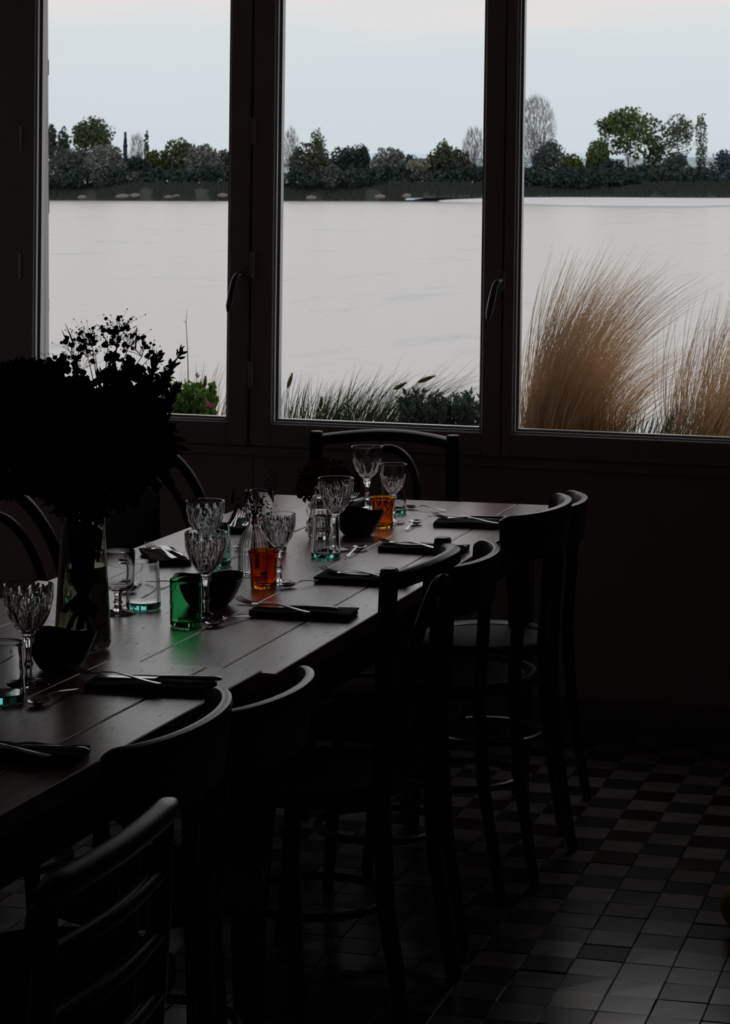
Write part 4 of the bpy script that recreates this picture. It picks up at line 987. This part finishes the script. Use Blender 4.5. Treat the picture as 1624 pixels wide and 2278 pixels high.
def setting(pos, cx, cy, rz, mk, L=.20, Wd=.085, z=TZ, H=.0125, kn=(-.012, .022, -pi/2), fk=(0., -.012, -pi/2+.1), kx=None, desc=''):
    """napkin with a knife and a fork lying on it; rz turns the long side, cutlery tips at its -x end"""
    o = inst('napkin', napkin_mesh(L, Wd, H, mk, int(cx*-1000+cy*77)), None, (cx, cy, z), (0, 0, rz)); tag(o, desc+' folded napkin '+pos, 'napkin', 'folded napkins')
    cr_, sr_ = cos(rz), sin(rz)
    def w(lx, ly): return cx+lx*cr_-ly*sr_, cy+lx*sr_+ly*cr_
    x_, y_ = w(-L/2+kn[0], kn[1]); knife('knife on the '+desc+' napkin '+pos, x_, y_, z+H+.0012, rz+kn[2])
    x_, y_ = w(-L/2+fk[0], fk[1]); fork('fork on the '+desc+' napkin '+pos, x_, y_, z+H+.0005, rz+fk[2])
setting('at the far right corner of the table', -1.345, 5.71, .08, 'navy', L=.19, kn=(-.03, .050, -pi/2-.10), fk=(-.010, .035, -pi/2-.45), desc='ribbed navy')
setting('second from the window, behind the square posted chair', -1.360, 5.278, .04, 'navy', L=.20, kn=(-.002, .012, -pi/2-.2), fk=(-.02, .035, -pi/2-.5), desc='navy')
setting('third from the window, crossed by a chair rail', -1.375, 4.83, .02, 'navy', L=.20, kn=(.015, .020, -pi/2-.25), fk=(.00, .020, -pi/2-.35), desc='thick navy')
setting('right of the plain amber tumbler', -1.378, 4.412, .05, 'olive', L=.205, kn=(-.035, .004, -pi/2-.1), fk=(-.045, .040, -pi/2-.5), desc='olive and black')
setting('on the near table where both tables meet', -1.400, 3.640, .08, 'navy', L=.205, z=TZ2, kn=(.008, .010, -pi/2-.0), fk=(-.05, .040, -pi/2-.42), desc='dark blue')
setting('at the left edge, nearest the viewer', -1.415, 3.140, .08, 'black_linen', L=.20, z=TZ2, kn=(.000, .000, -pi/2-.05), fk=(-.02, .010, -pi/2-.3), desc='black')
setting('at the left edge, left of the goblets', -1.888, 5.00, LT+.55, 'olive', L=.20, kn=(-.01, .012, -pi/2+.05), fk=(.0, -.02, -pi/2+.12), desc='olive green')
setting('at the left edge behind the posy', -1.880, 5.52, LT+.2, 'navy', L=.20, kn=(0, .015, -pi/2), fk=(0, -.018, -pi/2), desc='dark navy')
setting('at the head of the table behind the brown bowl', -1.745, 5.965, LT-.1, 'black_linen', L=.19, kn=(.0, .018, -pi/2), fk=(.0, -.012, -pi/2), desc='small black')
setting('beyond the vase on the near table', -1.93, 3.70, LT, 'black_linen', L=.20, z=TZ2, desc='dim black')

# ================================================================== BOUQUET
VX, VY = -1.664, 3.985
va = empty('flower_vase', (VX, VY, TZ), 0, 'tall smoked glass bottle vase half full of water', 'vase')
o_ = [(.0001, .002), (.040, 0), (.0485, .003), (.0515, .012), (.0510, .025), (.0480, .080), (.0440, .150), (.0405, .215), (.0400, .242)]
i_ = [(.0392, .2425), (.0380, .240), (.0385, .215), (.0420, .150), (.0460, .080), (.0490, .027), (.0480, .016), (.0001, .012)]
lathe_obj('glass_wall', o_+i_, M['smoke'], va, 56)
lathe_obj('water', [(.0001, .0125), (.0475, .0165), (.0486, .027), (.0456, .080), (.0424, .138), (.0416, .150), (.0001, .1495)], M['water_vase'], va, 56)
bq = empty('flower_bouquet', (VX, VY, TZ), YAW+.12, 'large dark bouquet of mixed stems, blossoms and leaves in the smoked vase', 'flowers')
K = 1/1228.
def bp_(px, py, dep=0.): return Vector(((px-183)*K, dep, (1443-py)*K))
for k in range(13):
    a = R.uniform(0, 2*pi); r1 = R.uniform(.008, .030); top = Vector((cos(a+pi)*.028, sin(a+pi)*.028, .245)); e = Vector((cos(a+pi)*.10, sin(a+pi)*.08, .36+R.uniform(-.03, .05)))
    MB().tube([(cos(a)*r1, sin(a)*r1, .018+R.uniform(0, .06)), tuple(top*.5+Vector((0, 0, .0))), tuple(top), tuple(e)], [R.uniform(.0022, .0045)]*3+[.002], 7).obj('stem', M['stem_dark'], bq)
def leafmass(mb, px, py, rx, ry, n, w=.018, L=.03, dep=.09):
    for _ in range(n):
        a = R.uniform(0, 2*pi); q = sqrt(R.random()); p = bp_(px+cos(a)*q*rx, py+sin(a)*q*ry, R.uniform(-dep, dep)*sqrt(max(.05, 1-q*q)))
        d = Vector((cos(a)*.8+R.gauss(0, .6), R.gauss(0, .7), -sin(a)*.8+R.gauss(.2, .6))); mb.leaf(p, d, w*R.uniform(.6, 1.3), L*R.uniform(.6, 1.3))
def blobmass(mb, px, py, rx, ry, n, r, dep=.09, sub=1):
    for _ in range(n):
        a = R.uniform(0, 2*pi); q = sqrt(R.random()); p = bp_(px+cos(a)*q*rx, py+sin(a)*q*ry, R.uniform(-dep, dep)*sqrt(max(.05, 1-q*q))); mb.ball(tuple(p), r*R.uniform(.6, 1.2), 1, 1, R.uniform(.8, 1.1), sub=sub)
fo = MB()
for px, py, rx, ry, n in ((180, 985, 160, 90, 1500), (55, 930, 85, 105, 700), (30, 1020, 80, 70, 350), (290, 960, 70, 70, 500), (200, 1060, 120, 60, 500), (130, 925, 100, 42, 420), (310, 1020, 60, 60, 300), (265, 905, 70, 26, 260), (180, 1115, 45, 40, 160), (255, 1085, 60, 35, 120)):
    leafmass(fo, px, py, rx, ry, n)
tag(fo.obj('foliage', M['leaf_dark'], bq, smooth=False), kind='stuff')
fb = MB()
for px, py, rx, ry, n, r_ in ((75, 840, 75, 40, 170, .0065), (140, 850, 60, 50, 150, .007), (40, 870, 50, 50, 80, .008)): blobmass(fb, px, py, rx, ry, n, r_)
for px, py, rr in ((250, 800, 17), (285, 815, 22), (235, 840, 28), (270, 850, 26), (305, 830, 20), (190, 870, 30), (315, 870, 30), (355, 860, 22), (120, 890, 28), (335, 905, 30)): 
    p = bp_(px, py, R.uniform(-.03, .03)); 
    for _ in range(26): d = Vector((R.gauss(0, 1), R.gauss(0, 1), R.gauss(0, 1))).normalized(); fb.leaf(p+d*rr*K*.45, d+Vector((R.gauss(0, .5), R.gauss(0, .5), R.gauss(0, .5))), rr*K*.9, rr*K*.75, nrm=d.orthogonal())
    fb.ball(tuple(p), rr*K*.72, sub=1)
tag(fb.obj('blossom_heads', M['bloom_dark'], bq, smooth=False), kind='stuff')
# gypsophila: branching stems with little round heads
gy = MB(); gs = MB()
heads = [(237, 712), (262, 710), (268, 706), (240, 735), (252, 730), (275, 722), (287, 718), (172, 740), (178, 733), (200, 733), (195, 750), (210, 745), (232, 738), (228, 745), (250, 742), (253, 738), (272, 732), (283, 735), (150, 760), (155, 768), (166, 757), (180, 772), (184, 757), (192, 758), (206, 757), (215, 760), (197, 748), (243, 760), (249, 760), (265, 756), (283, 748), (300, 742), (315, 752), (320, 765), (330, 776), (314, 772), (297, 745), (232, 768), (236, 773), (275, 765), (282, 770), (276, 773), (296, 778), (180, 785), (198, 780), (203, 778), (212, 782), (120, 797), (135, 798), (152, 798), (165, 798), (177, 803), (160, 806), (206, 802), (208, 808), (150, 815), (183, 825), (140, 812), (326, 794), (340, 800), (350, 795), (335, 765), (115, 810), (128, 808), (262, 770), (225, 730), (256, 748), (174, 780), (190, 765), (305, 752), (146, 762)]
heads += [(h_[0]+R.uniform(-9, 9), h_[1]+R.uniform(-8, 10)) for h_ in heads if R.random() < .75]
nodes = [bp_(*q) for q in ((165, 800), (195, 795), (212, 790), (240, 770), (262, 765), (285, 775), (315, 795), (330, 800), (130, 835), (180, 830), (265, 740), (205, 770))]; root0 = bp_(225, 885)
for nd in nodes: gs.tube([tuple(root0), tuple(root0.lerp(nd, .5)+Vector(((nd.x-root0.x)*.12, 0, -.003))), tuple(nd)], [.0014, .0010, .0007], 5, caps=False)
for (px, py) in heads:
    p = bp_(px+R.uniform(-2, 2), py+R.uniform(-2, 2), R.uniform(-.03, .03)); r_ = R.choice((.0022, .0032, .0040, .0046, .0052)); gy.ball(tuple(p), r_, 1, 1, .9, sub=1)
    if r_ > .0042:
        for _ in range(6): d = Vector((R.gauss(0, 1), R.gauss(0, 1), R.gauss(0, 1))).normalized(); gy.ball(tuple(p+d*r_*.7), r_*.5, sub=0)
    b_ = min(nodes, key=lambda q: (q.x-p.x)**2+(q.z-p.z)**2+(.01 if q.z > p.z else 0)); mid = b_.lerp(p, .5)+Vector((R.gauss(0, .003), R.gauss(0, .003), R.gauss(0, .003)))
    gs.tube([tuple(b_), tuple(mid), tuple(p)], [.0006, .0005, .0004], 4, caps=False)
    for _ in range(2):
        e = p+Vector((R.gauss(0, .009), R.gauss(0, .006), R.gauss(.004, .008))); gs.tube([tuple(mid), tuple(e)], .00025, 3, caps=False); gy.ball(tuple(e), .0013, sub=0)
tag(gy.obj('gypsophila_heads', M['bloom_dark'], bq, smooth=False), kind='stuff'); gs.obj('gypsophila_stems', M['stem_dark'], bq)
# upright spiky branch to the right and stray blades
for (x0, y0, x1, y1) in ((300, 960, 398, 790), (310, 990, 392, 868), (320, 960, 378, 830), (290, 940, 350, 800), (250, 1000, 330, 930)):
    s_ = MB(); a, b_ = bp_(x0, y0), bp_(x1, y1, R.uniform(-.03, .03)); s_.tube([tuple(a), tuple(a.lerp(b_, .5)+Vector((.004, 0, 0))), tuple(b_)], [.0022, .0016, .001], 5)
    dd = (b_-a).normalized()
    for _ in range(75):
        t_ = R.uniform(.25, 1.03); p = a.lerp(b_, t_); s_.leaf(p, dd+Vector((R.gauss(0, .75), R.gauss(0, .6), R.gauss(0, .5))), .007, .020*(1.15-.35*t_))
    s_.obj('spiky_branch', M['leaf_dark'], bq, smooth=False)
for (x0, y0, x1, y1) in ((165, 770, 145, 720), (150, 765, 138, 735), (160, 850, 170, 790), (300, 780, 303, 725)):
    MB().tube([tuple(bp_(x0, y0)), tuple(bp_((x0+x1)/2+1, (y0+y1)/2)), tuple(bp_(x1, y1))], [.0016, .0013, .0003], 5).obj('grass_blade', M['leaf_dark'], bq)
for (x0, y0, x1, y1) in ((330, 960, 372, 962), (350, 975, 415, 980), (360, 990, 418, 1000), (345, 985, 420, 1003), (340, 1000, 405, 1010), (290, 1040, 330, 1075), (270, 1050, 300, 1100), (250, 1060, 265, 1105), (100, 1040, 90, 1085)):
    a, b_ = bp_(x0, y0, -.02), bp_(x1, y1, -.03); MB().leaf(a, b_-a, .013, (b_-a).length, nrm=(0, 1, .3)).obj('leaf', M['leaf_dark'], bq, smooth=False)

# ================================================================== YELLOW GOURD on the floor at the right
yg = empty('yellow_squash', (-.580, 5.05, 0), .3, 'yellow round squash on the tiled floor at the right edge of the picture', 'squash')
g_ = MB(); pr = []
for i in range(21): a = -pi/2+pi*i/20; pr.append((max(.0001, .066*cos(a)), .058+.058*sin(a)))
g_.lathe(pr, 48, fn=lambda a, z_, k: 1-.05*(abs(sin(5*a))**.4 < .55)); g_.obj('rind', M['yellow'], yg)
MB().tube([(0, 0, .112), (.003, 0, .125), (.010, 0, .135)], [.007, .005, .006], 6).obj('stem', M['stem_dark'], yg)
